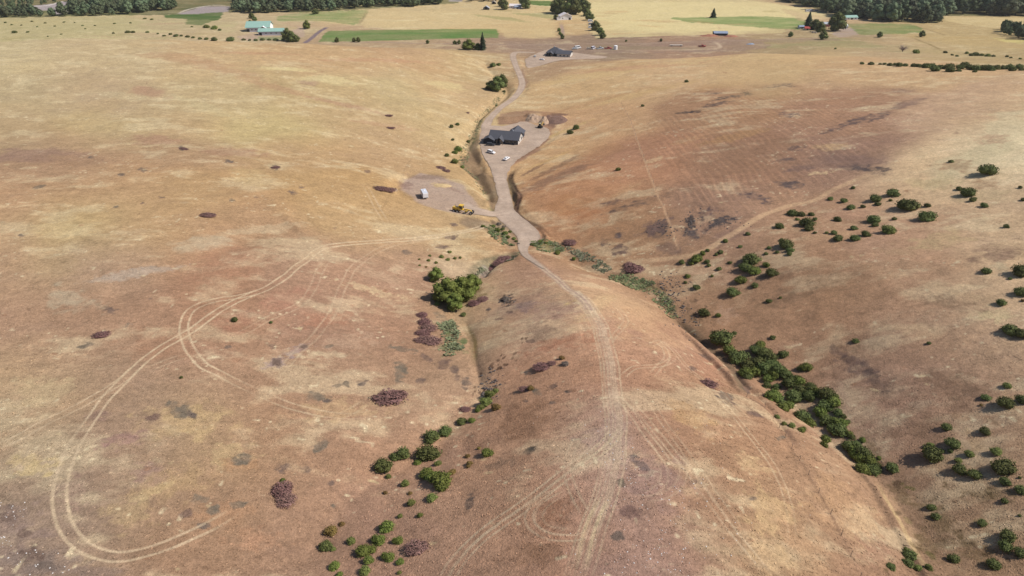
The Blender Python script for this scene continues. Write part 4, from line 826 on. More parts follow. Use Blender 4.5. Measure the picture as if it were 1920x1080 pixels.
for i, (px, py, w_, asp, rz, lb) in enumerate([
 (528,914,48,1.1,0,'large purple-brown bush alone on the lower left hillside'),(534,934,38,1.2,0,'smaller purple-brown bush touching the large one below it'),
 (727,742,44,1.3,.2,'broad purple-brown bush left of the gully bend'),(741,737,30,1.3,.2,'small purple-brown bush on the right end of the broad one'),
 (782,1022,42,1.25,.1,'large purple-brown bush at the bottom centre beside green shrubs'),
 (1019,684,30,1.3,.1,'purple-brown bush on the upper left flank of the spur'),(1035,680,16,1.2,.1,'small purple-brown bush touching another on the spur flank'),
 (1327,717,28,1.2,-.3,'lone purple-brown bush on the right side of the spur'),(190,626,24,1.4,.3,'lone purple-brown bush at far left of the left hillside'),
 (712,352,22,1.4,-.2,'purple-brown bush left of the oval gravel pad, its left half'),(728,355,20,1.4,-.1,'purple-brown bush left of the oval gravel pad, its right half'),
 (826,313,16,1.5,-.4,'low purple-brown bush above the oval gravel pad'),(836,319,14,1.3,-.4,'lower end of the purple-brown bush pair above the oval pad'),
 (1068,453,26,1.15,0,'dark purple bush right of the road end'),(1188,500,34,1.1,0,'large maroon bush at the head of the right gully'),(1180,495,20,1.1,0,'smaller maroon bush leaning on the left of the large one'),
 (890,566,24,1.3,.3,'purple-brown bush below the big bright tree, left half'),(905,560,20,1.5,.3,'purple-brown bush below the big bright tree, right half'),
 (944,484,20,1.6,.6,'purple-brown bush above the creek, upper end of its strip'),(936,491,22,1.4,.6,'purple-brown bush above the creek, middle of its strip'),(924,500,16,1.6,.6,'purple-brown bush above the creek, lower end of its strip'),
 (790,588,22,1.0,.9,'topmost purple-brown bush of the tall patch left of the gully'),(795,602,28,1.0,.6,'second purple-brown bush down the tall patch left of the gully'),(803,613,28,1.1,0,'third purple-brown bush down the tall patch left of the gully'),
 (792,622,26,1.2,0,'fourth purple-brown bush down the tall patch left of the gully'),(789,636,22,1.4,0,'fifth purple-brown bush down the tall patch left of the gully'),(806,636,32,1.3,-.3,'lowest purple-brown bush of the tall patch left of the gully'),
 (872,766,17,1.4,0,'small purple-brown bush left of the yellow-green clump'),(390,401,22,1.6,-.1,'small purple-brown bush on the upper left hillside'),
 (732,239,11,1.7,0,'upper of two tiny brown bushes on the far left hill'),(728,216,10,1.8,0,'tiny dark bush above another on the far left hill'),(516,313,12,1.6,.2,'tiny brown bush in the middle of the left hill'),(345,278,10,2.0,-.4,'tiny brown bush on the crest side of the left hill'),
 (985,728,20,1.4,0,'low dark bush on the left flank of the spur'),(877,211,8,1,0,'tiny maroon bush left of the upper driveway')]):
    plant(px, py, w_ * 1.15, 'p', lb, GP, 'bush', 'bush', hr=.62, rz=rz, asp=asp)
for px, py, w_, kd, lb in [(995,727,14,'o','rusty shrub on the right end of the low dark bush'),(1054,670,12,'o','small rusty shrub right of the purple bush on the spur'),(1060,680,16,'b','grey leafless bush right of the purple bush on the spur'),
 (440,599,14,'g','small dark green shrub inside the wheel-track loop'),(508,604,8,'g','tiny green shrub right of the one in the track loop'),(340,707,8,'g','tiny green shrub below the big wheel-track loop'),
 (1080,239,14,'g','small shrub right of the spoil heaps, upper one'),(1069,248,12,'g','small shrub right of the spoil heaps, lower one'),(1159,317,11,'l','lone small green shrub on the russet slope'),(1287,152,9,'g','lone tiny shrub on the far right ridge'),
 (1205,198,7,'g','lone tiny shrub beside the top of the thin path'),(847,237,9,'g','tiny shrub left of the driveway, left of a pair'),(858,233,9,'g','tiny shrub left of the driveway, right of a pair'),(849,262,7,'g','tiny shrub between the pair and the creek'),
 (860,279,16,'l','upper small shrub on the creek bank left of the house yard'),(853,285,11,'l','second small shrub on the creek bank left of the yard'),(838,291,10,'g','small shrub farthest left beside the creek bank'),(852,302,16,'l','lower small shrub on the creek bank left of the yard'),
 (867,313,9,'l','tiny shrub at the edge of the brown embankment'),(878,265,8,'g','tiny shrub on the embankment beside the house'),(931,197,5,'g','tiny shrub on the outer edge of the upper driveway'),(945,171,7,'g','tiny shrub just right of the round creek tree'),
 (869,589,12,'g','small green shrub below the purple bush near the gully head'),(820,569,11,'y','small bright shrub below the big tree'),(1076,485,9,'l','small green shrub on the weedy flat right of the road end'),(1045,473,12,'l','bright low shrub right of the spur nose'),
 (924,122,12,'g','dark scrub in the creek bed near the far house'),(935,121,8,'l','green scrub right of the dark one in the creek bed'),(530,900,10,'l','small green shrub poking out above the large purple bush'),
 (950,559,16,'b','grey leafless bush on the spur above the purple bush')]:
    plant(px, py, w_, kd, lb, 'lone shrubs on the slopes')
cluster([(925,424,9,'l'),(934,431,11,'l'),(943,429,9,'g'),(948,437,12,'l'),(956,434,9,'l'),(953,444,9,'l'),(963,447,9,'l'),(968,452,7,'g'),(936,419,12,'b'),(945,424,10,'b'),(972,456,6,'b'),(905,424,8,'l')], 'in the weedy ditch left of the road', 'weedy shrubs by the road')
cluster([(998,458,9,'g'),(1012,452,8,'l'),(1024,455,7,'l')], 'on the weedy verge by the road end', 'weedy shrubs by the road')
cluster([(843,472,8,'y'),(828,481,10,'y'),(840,486,9,'y'),(853,484,8,'y'),(863,483,7,'y'),(803,488,7,'l'),(818,492,7,'l'),(787,497,5,'l'),(799,500,5,'o'),(786,486,5,'l'),(806,479,6,'y')], 'in the sprinkle above the big bright tree', 'sprouts around the big tree')
cluster([(820,540,10,'y'),(829,553,14,'y'),(836,550,12,'y'),(846,560,14,'l')], 'on the skirt of the big bright tree', 'sprouts around the big tree')
random.seed(21)
row = [(1616,119,6),(1633,119,8),(1650,120,5),(1658,120,5),(1668,121,8),(1677,121,7),(1686,122,10),(1697,122,8),(1712,123,8),(1722,123,9),(1735,124,12),(1747,124,12),(1752,129,14),(1765,126,11),(1780,126,14),(1781,131,13),(1797,132,7),(1800,126,10),(1808,122,12),(1818,127,13),(1831,128,14),(1827,134,7),(1847,128,15),(1857,129,12),(1868,127,11),(1880,127,10),(1892,126,13),(1897,130,10),(1910,125,12),(1915,130,8)]
row = [(a, b, c * 1.4) for a, b, c in row]
cluster(row[:15], 'in the left-hand row behind the right ridge', 'shrub row behind the right ridge'); cluster(row[15:], 'in the right-hand row behind the right ridge', 'shrub row behind the right ridge')
row = [(1717,97,15,'l'),(1772,98,8),(1785,103,6),(1794,105,6),(1812,99,8,'l'),(1820,103,9),(1828,102,12),(1840,103,9,'l'),(1852,104,10,'l'),(1862,105,8),(1887,106,7),(1895,108,6),(1913,110,6,'l'),(1566,91,5),(1482,67,7)]
cluster(row, 'on the flat field beyond the right ridge', 'shrubs on the valley floor')
row = [(28,60,9),(52,60,6),(90,68,4),(213,62,6),(240,60,10),(250,60,9),(277,60,7),(296,63,5),(308,67,7),(320,64,7),(330,67,9),(340,67,7),(352,68,9),(362,70,8),(375,72,9),(387,73,8),(402,74,14),(432,74,16),(457,74,8),(468,75,7),(480,75,9),(492,74,10),(505,74,8),(517,74,10),(531,74,8)]
cluster(row[:13], 'in the left hedge behind the left hill', 'hedge behind the left hill', hr=.8); cluster(row[13:], 'in the right hedge behind the left hill', 'hedge behind the left hill', hr=.8)
row = [(10,42,5),(22,46,5),(40,47,4),(60,40,5),(85,43,5),(103,49,5),(120,41,5),(140,42,4),(155,48,5),(178,48,4),(215,44,5),(245,43,5),(285,36,7,'l'),(272,35,6),(70,50,4),(160,54,4),(387,50,14,'l'),(402,52,14,'l'),(412,56,8),(360,50,5),(115,64,4)]
cluster(row, 'dotted over the far left pasture', 'shrubs on the far left pasture', hr=.75)

# ------------------------------------------------------------------ trees
def treemesh(seed, n, hh, wd, m, leafs=900, size=.03, bare=.18):
    """unit height tree: crown lobes up the height"""
    rng = random.Random(seed); lob = []
    for i in range(n):
        t = (i + .5) / n; z = bare + (1 - bare) * (.08 + .84 * t); rr = wd * .5 * math.sin(pi * min(.97, .22 + .74 * t)) ; a = i * 2.4 + rng.random()
        r = wd * rng.uniform(.20, .31) * (1.1 - .35 * t); lob.append((max(0, rr - r * .6) * cos(a), max(0, rr - r * .6) * sin(a), z, min(r, (1.02 - z) * 1.0 + .03)))
    lob.append((0, 0, bare + .38 * (1 - bare), wd * .36))
    c = leafmesh('crown', lob, leafs, size, m, seed=seed, up=-.7, core=.8)
    k = MB(); k.rod((0, 0, -.03), (0, 0, .45), .028, .016, 7)
    for i in range(6):
        a = i * 1.05 + rng.random(); k.rod((0, 0, .18 + .04 * i), (wd * .3 * cos(a), wd * .3 * sin(a), .42 + .06 * i), .012, .004, 5)
    o = k.build('trunk', M_bark); t_ = o.data; bpy.data.objects.remove(o); return c, t_
def conmesh(seed, wd=.5):
    rng = np.random.default_rng(seed); V = []; Fc = []; k = 0
    for tier in range(13):
        z = .10 + .86 * tier / 12.5; r = wd * .5 * (1 - (z - .08) / .95) ** .85 * rng.uniform(.8, 1.12); nb = 12
        for i in range(nb):
            a = 2 * pi * i / nb + rng.random() * .5; rr = r * rng.uniform(.75, 1.15); w_ = max(.012, rr * .6)
            for q_ in (0, 1):
                dz = q_ * .025; V += [(0, 0, z + .045 - dz), (rr * .6 * cos(a - w_ / rr * .7), rr * .6 * sin(a - w_ / rr * .7), z - dz), (rr * cos(a), rr * sin(a), z - .045 - dz), (rr * .6 * cos(a + w_ / rr * .7), rr * .6 * sin(a + w_ / rr * .7), z + .005 - dz)]
                Fc.append((k, k + 1, k + 2, k + 3)); k += 4
    V += [(0.012, 0, .9), (-.008, .01, .9), (-.008, -.01, .9), (0, 0, 1.0)]; Fc += [(k, k + 1, k + 3), (k + 1, k + 2, k + 3), (k + 2, k, k + 3)]
    me = bpy.data.meshes.new('crown'); me.from_pydata(V, [], Fc); me.materials.append(ML['c'])
    o = MB().rod((0, 0, -.03), (0, 0, .95), .022, .004, 7).build('trunk', M_bark); t_ = o.data; bpy.data.objects.remove(o); return me, t_
TM = {('t', v): treemesh(300 + v, 9 + v, 1, .62 + .08 * v, ML['t'], 500, .042) for v in range(5)}
TM.update({('l', v): treemesh(330 + v, 10, 1, .9, ML['l'], 1500, .028, .05) for v in range(2)})
TM.update({('g', v): treemesh(350 + v, 10, 1, .95, ML['g'], 1100, .032, .04) for v in range(3)})
TM.update({('c', v): conmesh(370 + v) for v in range(2)})
def tree(px, py, hpx, kd, label, group='trees', wf=1.0, name='tree', pos=None, hm=None):
    if pos is None: p = loc(px, py); hm = hpx * mpp(px, py) / CP
    else: p = pos
    v = random.randrange(len([k for k in TM if k[0] == kd])); c, t_ = TM[kd, v]
    o = thing(name, p, random.uniform(0, 6.28), label, 'tree', group); o.scale = (hm * wf, hm * wf, hm)
    link(bpy.data.objects.new('crown', c), o); link(bpy.data.objects.new('trunk', t_), o); return o
GT = 'trees at the head of the left gully'
tree(838,566,43,'l','broad bright green tree by the creek, its left part',GT,1.2); tree(868,560,40,'l','broad bright green tree by the creek, its right part',GT,1.15)
tree(852,580,30,'l','shorter bright green tree in front of the two broad ones',GT,1.1); tree(818,526,24,'l','small dark-edged tree left of the broad bright ones',GT,1.1); tree(886,545,30,'l','rightmost small bright tree above the creek bed',GT,1.1)
GC = 'trees in the creek below the far house'
tree(932,170,23,'g','round dark green tree beside the upper driveway',GC,1.15); tree(941,164,20,'g','smaller dark tree on the right of the round one',GC,1.1); tree(920,168,14,'g','low dark tree on the left of the round one',GC,1.3)
GV = 'single trees on the valley floor'
for px, py, h_, kd, wf, lb in [(905,94,29,'c',1.15,'dark conifer in front of the long green field'),(879,93,16,'l',1.6,'round green tree left of the dark conifer'),(896,93,10,'g',1.6,'low dark shrubby tree touching the conifer'),(853,83,6,'g',1.3,'small dark tree left of the round green tree'),(861,83,7,'g',1,'small slim tree next to the small dark one'),
 (802,82,6,'g',1.1,'small lone tree on the road edge by the green field'),(632,79,8,'g',1,'small dark tree at the left end of the long green field'),(664,79,7,'g',1,'left of two small trees at the green field edge'),(672,79,8,'g',1,'right of two small trees at the green field edge'),
 (541,77,20,'g',1.05,'dark tree at the right end of the long barn'),(549,78,16,'g',1.1,'dark tree just right of the barn tree'),(556,78,10,'g',1.3,'low dark tree farther right of the barn'),(576,54,13,'l',1.1,'round green tree beside the asphalt drive'),(592,26,8,'g',1.6,'dark tree at the back of the near green field'),(472,35,9,'g',1.1,'small tree upper left of the green-roofed barn'),(478,40,8,'g',1,'small tree touching the green-roofed barn corner'),(470,46,7,'g',1.2,'small tree left of the green-roofed barn'),
 (1337,33,15,'c',2.0,'lone dark tree in the pale field'),(1514,52,25,'c',1.7,'pointed conifer beside the red farmstead'),(1528,56,16,'g',1.3,'dark round tree in front of the farmstead'),(1537,60,16,'g',1.2,'second dark tree in front of the farmstead'),(1568,58,28,'g',1.05,'big round dark tree right of the farmstead'),
 (1543,74,13,'g',1.1,'dark green tree by the road below the farmstead'),(1482,69,8,'g',1.1,'small round tree left of the farmstead'),(1649,70,9,'g',1.1,'small dark tree on the road right of the farmstead'),(1728,69,10,'g',1,'small dark tree farther right on the road'),
 (1041,24,20,'g',1,'dark tree left behind the white building'),(1050,26,24,'g',1,'second dark tree behind the white building'),(1063,26,28,'g',1,'tallest dark tree behind the white building'),(1076,27,26,'g',1,'fourth dark tree behind the white building'),(1089,16,20,'g',1,'dark tree at the top above the white building'),(1098,20,16,'g',1.1,'dark tree at the start of the diagonal row'),
 (1100,30,12,'g',1.2,'second tree down the diagonal row'),(1106,38,12,'g',1.2,'third tree down the diagonal row'),(1116,57,15,'g',1.1,'fourth tree down the diagonal row'),(1125,66,12,'g',1.2,'fifth tree down the diagonal row'),(1130,72,9,'g',1.3,'last tree down the diagonal row'),
 (1042,37,8,'g',1.1,'small tree left of the white building drive'),(1048,59,6,'l',1.1,'small shrubby tree along the white building drive'),(1050,66,6,'l',1.1,'lower shrubby tree along the white building drive'),(1054,73,8,'g',1,'last small tree at the foot of the white building drive'),
 (945,18,17,'g',.9,'dark tree left of the far blue-grey house'),(985,16,18,'g',1,'dark tree right of the far blue-grey house'),(978,9,12,'g',1,'dark tree behind the far blue-grey house'),(940,12,12,'g',1,'dark tree behind the far left shed'),
 (1174,78,3,'g',1.4,'tiny lone sapling on the near road edge'),(1239,78,5,'g',1.1,'tiny conifer-like tree on the near road edge')]:
    tree(px, py, h_, kd, lb, GV, wf)
# bare tree
bt = thing('bare_tree', loc(1692,97), 0, 'bare purple-grey leafless tree on the valley floor', 'tree'); hb = 15 * mpp(1692, 97)
tk = MB(); tk.rod((0, 0, -.2), (0, 0, hb * .3), .35, .25); br = MB(); rg = random.Random(5)
for i in range(70):
    a = rg.uniform(0, 6.28); e = rg.uniform(.3, 1.2); z0 = hb * rg.uniform(.1, .35); L_ = hb * rg.uniform(.4, .75)
    br.rod((0, 0, z0), (L_ * cos(a) * cos(e) * 1.3, L_ * sin(a) * cos(e) * 1.3, z0 + L_ * sin(e)), .12, .03, 4)
tk.build('trunk', M_bark, bt); br.build('crown', noisy('bare_twigs', (.26, .20, .20), .9), bt)

# ---- river woods: separate trees in front, a mass behind
rw = random.Random(44)
def wood(poly, step, lo, hi, nmax, lab, grp, wf=1.0):
    P = [at(*p) for p in poly]; xs = [p[0] for p in P]; ys = [p[1] for p in P]; pts = []
    y_ = min(ys)
    while y_ < max(ys):
        x_ = min(xs)
        while x_ < max(xs):
            a = x_ + rw.uniform(-.45, .45) * step; b = y_ + rw.uniform(-.45, .45) * step
            if rw.random() > .14 and inpoly(np.array([a]), np.array([b]), P)[0]: pts.append((a, b))
            x_ += step
        y_ += step
    pts.sort(key=lambda p: p[1] + .0 * p[0]); zs = H(np.array([p[0] for p in pts]), np.array([p[1] for p in pts])) if pts else []
    ind = [(p, z) for p, z in zip(pts, zs)]
    near_ = sorted(ind[:nmax], key=lambda q_: q_[0][0] / q_[0][1])
    for i, (p, z) in enumerate(near_):
        tree(0, 0, 0, 't', f"{lab}, {od(i)} from the left", grp, wf * rw.uniform(.85, 1.2), pos=Vector((p[0], p[1], z)), hm=rw.uniform(lo * .8, hi * 1.1))
    return ind[nmax:], lo, hi
WL = 'wooded river bank seen at the top of the picture'
far = []
far.append(wood([(118,31),(140,32),(185,31),(230,28),(260,25),(300,22),(335,20),(325,10),(250,-4),(140,-4),(136,20),(110,29)], 11, 11, 17, 60, 'cottonwood in the left river wood', 'left river wood'))
far.append(wood([(-30,34),(30,33),(95,32),(108,28),(60,25),(28,20),(-30,18)], 11, 9, 14, 30, 'cottonwood in the leftmost clump', 'left river wood'))
far.append(wood([(430,24),(470,25),(520,24),(560,22),(620,21),(640,17),(700,15),(770,13),(830,8),(830,0),(760,-3),(600,-3),(520,-3),(445,-3),(440,12)], 11, 11, 17, 60, 'cottonwood in the middle river wood', 'middle river wood'))
far.append(wood([(1440,-3),(1480,6),(1540,22),(1585,34),(1625,38),(1650,41),(1700,43),(1765,43),(1758,34),(1780,26),(1830,28),(1885,31),(1945,31),(1945,-3)], 12, 15, 24, 90, 'tall cottonwood in the right river wood', 'right river wood'))
far.append(wood([(860,3),(900,5),(935,3),(935,-4),(860,-4)], 13, 10, 14, 8, 'tree in the far grove at top centre', 'far centre grove'))
far.append(wood([(1866,52),(1885,66),(1910,74),(1950,76),(1950,56),(1905,58)], 10, 9, 13, 10, 'grey-green tree in the right edge grove', 'right edge grove'))
far.append(wood([(0,12),(95,10),(130,-4),(0,-4)], 14, 5, 8, 10, 'low tree behind the left gravel bar', 'left river wood'))
VV = []; FF = []; kk = 0
for ind, lo, hi in far:
    for p, z in ind:
        c, t_ = TM['t', rw.randrange(5)]; hm = rw.uniform(lo, hi)
        if not hasattr(wood, 'cache'): wood.cache = {}
        if c.name not in wood.cache:
            co = np.empty(len(c.vertices) * 3); c.vertices.foreach_get('co', co); wood.cache[c.name] = (co.reshape(-1, 3), [tuple(f.vertices) for f in c.polygons])
        co, fc = wood.cache[c.name]; a = rw.uniform(0, 6.28); Rm = np.array([[cos(a), -sin(a), 0], [sin(a), cos(a), 0], [0, 0, 1]])
        q_ = co @ Rm.T * hm + np.array([p[0], p[1], z]); VV.append(q_); FF += [tuple(i + kk for i in f) for f in fc]; kk += len(q_)
print('wood mass trees', len(VV), kk)
if VV:
    me = bpy.data.meshes.new('river_woodland'); me.from_pydata(np.concatenate(VV).tolist(), [], FF); me.materials.append(noisy('woodland_leaves', (.080, .104, .050), .8, scales=[(.05, .35), (.4, .4)], spec=.1, hue=(1.1, 1, .9)))
    tag(link(bpy.data.objects.new('river_woodland', me)), 'dense dark green river woodland behind the front trees', 'woodland', kind='stuff')
print('objects after plants', len(bpy.data.objects))

HAZE = 0.00004
# ------------------------------------------------------------------ buildings
M_shing = noisy('asphalt_shingles', (.075, .078, .094), .8, 4, .25); M_dark = noisy('dark_and_shaded_siding', (.040, .044, .058), .8, 3, .15); M_pale = noisy('pale_siding', (.52, .48, .44), .8, 3, .1)
M_white = noisy('white_paint', (.74, .74, .76), .5, 2, .06, spec=.4); M_glass = mat('window_glass', (.02, .025, .03), .08, .6); M_green = noisy('green_metal_roof', (.25, .40, .35), .55, 1, .12, spec=.4)
M_conc = noisy('concrete', (.56, .53, .49), .9, 2, .12); M_lav = noisy('pale_and_shaded_metal', (.48, .47, .54), .6, 1, .08); M_blue = noisy('blue_grey_roof', (.22, .27, .36), .5, 1, .2); M_red = noisy('red_paint', (.36, .07, .06), .6, 2, .2)
M_tan = noisy('tan_wall', (.42, .36, .30), .8, 2, .15); M_grey = noisy('grey_metal_roof', (.36, .38, .42), .5, 1, .15, spec=.4); M_black = noisy('black_rubber', (.02, .02, .02), .8, 5, .2); M_silver = noisy('silver_paint', (.45, .46, .48), .35, 2, .08, spec=.5)
M_yel = noisy('yellow_machine_paint', (.62, .40, .06), .5, 2, .15, spec=.4); M_steel = noisy('worn_steel', (.16, .15, .14), .5, 4, .3, metal=.5); M_lamp = mat('lamp_lens', (.7, .6, .5), .2, .5); M_tail = mat('tail_lens', (.4, .02, .02), .3, .5)
M_wood = noisy('weathered_wood', (.26, .21, .17), .9, 4, .3); M_dirt = noisy('piled_dirt', tuple(alb((184, 156, 130))), 1.0, .8, .25, bump=.4)
def frame(p, q_):                             # thing placed with local x from ground point p to q
    A = loc(*p); B = loc(*q_); a = math.atan2(B.y - A.y, B.x - A.x); return A, a, math.hypot(B.x - A.x, B.y - A.y)
def gable(m, x0, x1, y0, y1, z, rise, oh=.5, along='x', th=.22):
    if along == 'x':
        ym = (y0 + y1) / 2; pts = [(y0 - oh, z - oh * rise / (ym - y0)), (ym, z + rise), (y1 + oh, z - oh * rise / (ym - y0))]
        k = len(m.v); n = 3; vs = []
        for x in (x0 - oh, x1 + oh): vs += [(x, p[0], p[1]) for p in pts] + [(x, p[0], p[1] + th) for p in pts]
        m.add(vs, [(0, 1, 7, 6), (1, 2, 8, 7), (3, 9, 10, 4), (4, 10, 11, 5), (0, 6, 9, 3), (2, 5, 11, 8), (0, 3, 4, 1), (1, 4, 5, 2), (6, 7, 10, 9), (7, 8, 11, 10)])
    else:
        t = MB(); gable(t, y0, y1, x0, x1, z, rise, oh, 'x', th); m.add([(v[1], v[0], v[2]) for v in t.v], t.f)
    return m
def gwall(m, x0, x1, y0, y1, z0, z, rise, along='x'):          # walls with gable ends
    if along == 'x':
        ym = (y0 + y1) / 2; prof = [(y0, z0), (y1, z0), (y1, z), (ym, z + rise), (y0, z)]
        return m.add([(x, p[0], p[1]) for x in (x0, x1) for p in prof], [(0, 1, 2, 3, 4), (9, 8, 7, 6, 5), (0, 5, 6, 1), (1, 6, 7, 2), (4, 3, 8, 9), (3, 2, 7, 8), (0, 4, 9, 5)])
    t = MB(); gwall(t, y0, y1, x0, x1, z0, z, rise, 'x'); return m.add([(v[1], v[0], v[2]) for v in t.v], t.f)
def hip(m, x0, x1, y0, y1, z, rise, oh=.5, th=.2):
    x0 -= oh; x1 += oh; y0 -= oh; y1 += oh; h_ = min(x1 - x0, y1 - y0) / 2
    if x1 - x0 >= y1 - y0: r = [(x0 + h_, (y0 + y1) / 2, z + rise), (x1 - h_ + .01, (y0 + y1) / 2, z + rise)]
    else: r = [((x0 + x1) / 2, y0 + h_, z + rise), ((x0 + x1) / 2, y1 - h_, z + rise)]
    e = [(x0, y0), (x1, y0), (x1, y1), (x0, y1)]; vs = [(a, b, z - th) for a, b in e] + [(a, b, z) for a, b in e] + r
    f = [(0, 3, 2, 1), (0, 1, 5, 4), (1, 2, 6, 5), (2, 3, 7, 6), (3, 0, 4, 7)]
    f += [(4, 5, 9, 8), (5, 6, 9), (6, 7, 8, 9), (7, 4, 8)] if x1 - x0 >= y1 - y0 else [(4, 5, 8), (5, 6, 9, 8), (6, 7, 9), (7, 4, 8, 9)]
    return m.add(vs, f)
def window(par, x, z, w_, h_, y=0, side='f', trim=None, xs=None):
    """framed window; side f = front (-y face at y), r = right (+x face at xs)"""
    f = MB(); g = MB()
    if side == 'f': f.box(x - w_ / 2 - .1, x + w_ / 2 + .1, y - .07, y + .02, z - h_ / 2 - .1, z + h_ / 2 + .1); g.box(x - w_ / 2, x + w_ / 2, y - .1, y - .06, z - h_ / 2, z + h_ / 2)
    else: f.box(xs - .02, xs + .07, x - w_ / 2 - .1, x + w_ / 2 + .1, z - h_ / 2 - .1, z + h_ / 2 + .1); g.box(xs + .06, xs + .1, x - w_ / 2, x + w_ / 2, z - h_ / 2, z + h_ / 2)
    o = f.build('window', trim or M_white, par); g.build('pane', M_glass, o); return o
def door(par, x, w_, h_, y, m, name='door', z0=.25):
    o = MB().box(x - w_ / 2, x + w_ / 2, y - .09, y + .02, z0, z0 + h_).build(name, m, par); MB().box(x + w_ * .36, x + w_ * .36 + .08, y - .16, y - .08, z0 + 1.0, z0 + 1.12).build('handle', M_steel, o); return o

# --- the near house: long dark roof, pale right end, back wing
A, a, W = frame((917, 268), (971, 272.5)); D = 10.5
h = thing('dark_roofed_house', A, a, 'low dark-roofed house with a pale right end wall in the gravel yard', 'house')
wl = gwall(MB(), 0, W, 0, D, -.3, 2.9, 2.7).build('wall', M_dark, h)  # dark siding, deepened in colour to hold the shade of the porch front
gwall(MB(), W - 8.2, W - .4, D - 2, D + 7, -.3, 2.9, 2.4, 'y').build('back_wing', M_dark, h)
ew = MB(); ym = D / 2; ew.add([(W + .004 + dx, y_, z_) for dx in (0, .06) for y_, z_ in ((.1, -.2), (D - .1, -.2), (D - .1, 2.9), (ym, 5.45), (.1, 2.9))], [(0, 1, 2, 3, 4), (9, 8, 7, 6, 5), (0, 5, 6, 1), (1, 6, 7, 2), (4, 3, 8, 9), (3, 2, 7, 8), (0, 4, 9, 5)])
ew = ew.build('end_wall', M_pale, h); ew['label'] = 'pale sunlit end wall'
rf = gable(MB(), 0, W, 0, D, 2.95, 2.8, .7).build('roof', M_shing, h)
gable(MB(), W - 8.2, W - .4, D - 4.6, D + 7, 2.95, 2.5, .5, 'y').build('wing_roof', M_shing, h)
gable(MB(), W * .30, W * .52, -3.0, 3.6, 2.6, 1.7, .4, 'y').build('porch_roof', M_shing, h)
for x in (W * .31, W * .51): MB().box(x - .12, x + .12, -2.8, -2.56, -.1, 2.7).build('porch_post', M_wood, h)
MB().box(W * .28, W * .54, -4.4, -.1, -.2, .18).build('porch_slab', M_conc, h)
gable(MB(), -2.6, 3.4, -2.6, 3.2, 2.5, 1.4, .35, 'y').build('carport_roof', M_shing, h)
gwall(MB(), -2.5, 3.3, -2.4, 3.2, -.3, 2.5, 1.4, 'y').build('garage', M_dark, h)
door(h, .4, 3.4, 2.1, -2.41, M_dark, 'garage_door', .0); door(h, W * .41, 1.1, 2.1, -.01, M_tan)
for x in (W * .63, W * .76, W * .90, W * .24): window(h, x, 1.6, 1.5, 1.1, trim=M_tan)
window(h, 2.4, 1.6, 1.2, 1.1, side='r', xs=W + .07); window(h, 7.8, 1.6, 2.0, 1.6, side='r', xs=W + .07)
MB().box(W * .70, W * .70 + .7, D * .5 + 1, D * .5 + 1.7, 4.4, 6.3).build('chimney', M_grey, rf)
MB().box(W + .05, W + 3.0, 2.6, 9.2, -.25, .12).build('side_slab', M_conc, h)

# --- the far house
A, a, W = frame((1024, 105), (1070, 107)); D = 11
h = thing('far_dark_roofed_house', A, a, 'dark hip-roofed house with pale front at the top of the driveway', 'house')
MB().box(0, W * .50, 0, D, -.5, 3.1).build('wall', M_dark, h); MB().box(W * .46, W, -2.5, D - 1.5, -.5, 3.1).build('pale_front', M_pale, h)
rf = hip(MB(), 0, W * .62, 0, D + 1, 3.2, 4.2).build('roof', M_shing, h); gable(MB(), W * .40, W, -2.5, D - 2.6, 3.15, 2.2, .5).build('side_roof', M_shing, h)
MB().box(W * .25, W * .25 + .8, D * .6, D * .6 + .8, 5.2, 8.0).build('chimney', M_grey, rf)
gable(MB(), W * .10, W * .30, -3.5, 2.5, 2.8, 1.6, .4, 'y').build('porch_roof', M_shing, h); MB().box(W * .10, W * .33, -4.4, -.1, -.3, .2).build('porch_slab', M_conc, h)
for x in (W * .11, W * .29): MB().box(x - .12, x + .12, -3.3, -3.0, .1, 2.8).build('porch_post', M_wood, h)
for x in (W * .6, W * .75, W * .9): window(h, x, 1.7, 1.6, 1.2, -2.5)
door(h, W * .40, 2.8, 2.3, -.01, M_dark, 'garage_door'); door(h, W * .20, 1.1, 2.1, -.01, M_tan)

# --- green-roofed barns
A, a, W = frame((485, 66.5), (533, 66.5)); s_ = W / 35
h = thing('long_green_roofed_barn', A, a, 'long low barn with green metal roof and white walls', 'barn', 'green-roofed barns')
gwall(MB(), 0, W, 0, 13 * s_, -.6, 4.2, 2.6).build('wall', M_lav, h); gable(MB(), 0, W, 0, 13 * s_, 4.3, 2.7, .5).build('roof', M_green, h)  # white walls coloured lavender for skylit shade; sunlit end wall stays white
door(h, 2.5, 3.2, 3.4, -.01, M_black, 'barn_door', -.3)
for x in (.3, .5, .7, .88): window(h, W * x, 2.4, 1.6, 1.1)
MB().box(W + .01, W + .1, .4, 13 * s_ - .4, -.5, 4.1).build('end_wall', M_white, h)
A, a, W2 = frame((463, 60), (488, 60.5))
h = thing('big_green_roofed_barn', A, a, 'tall barn with green peaked roof behind the long one', 'barn', 'green-roofed barns')
gwall(MB(), 0, W2 * 1.35, 0, 20, -.6, 5.0, 4.6).build('wall', M_lav, h); gable(MB(), -1, W2 * 1.75, 0, 22, 5.1, 5.4, .6).build('roof', M_green, h)  # shaded front of a white barn, shade put into the wall colour
gwall(MB(), W2 * 1.36, W2 * 1.72, 6, 22, -.6, 5.0, 3.8).build('side_wing', M_white, h); door(h, 1.8, 3.2, 3.6, -.01, M_black, 'barn_door', -.4)
for x in (.4, .7, 1.0): window(h, W2 * x, 2.6, 1.6, 1.2)
gable(MB(), W2 * 1.0, W2 * 1.55, -2.6, 6, 4.2, 2.2, .3, 'y').build('porch_roof', M_white, h)
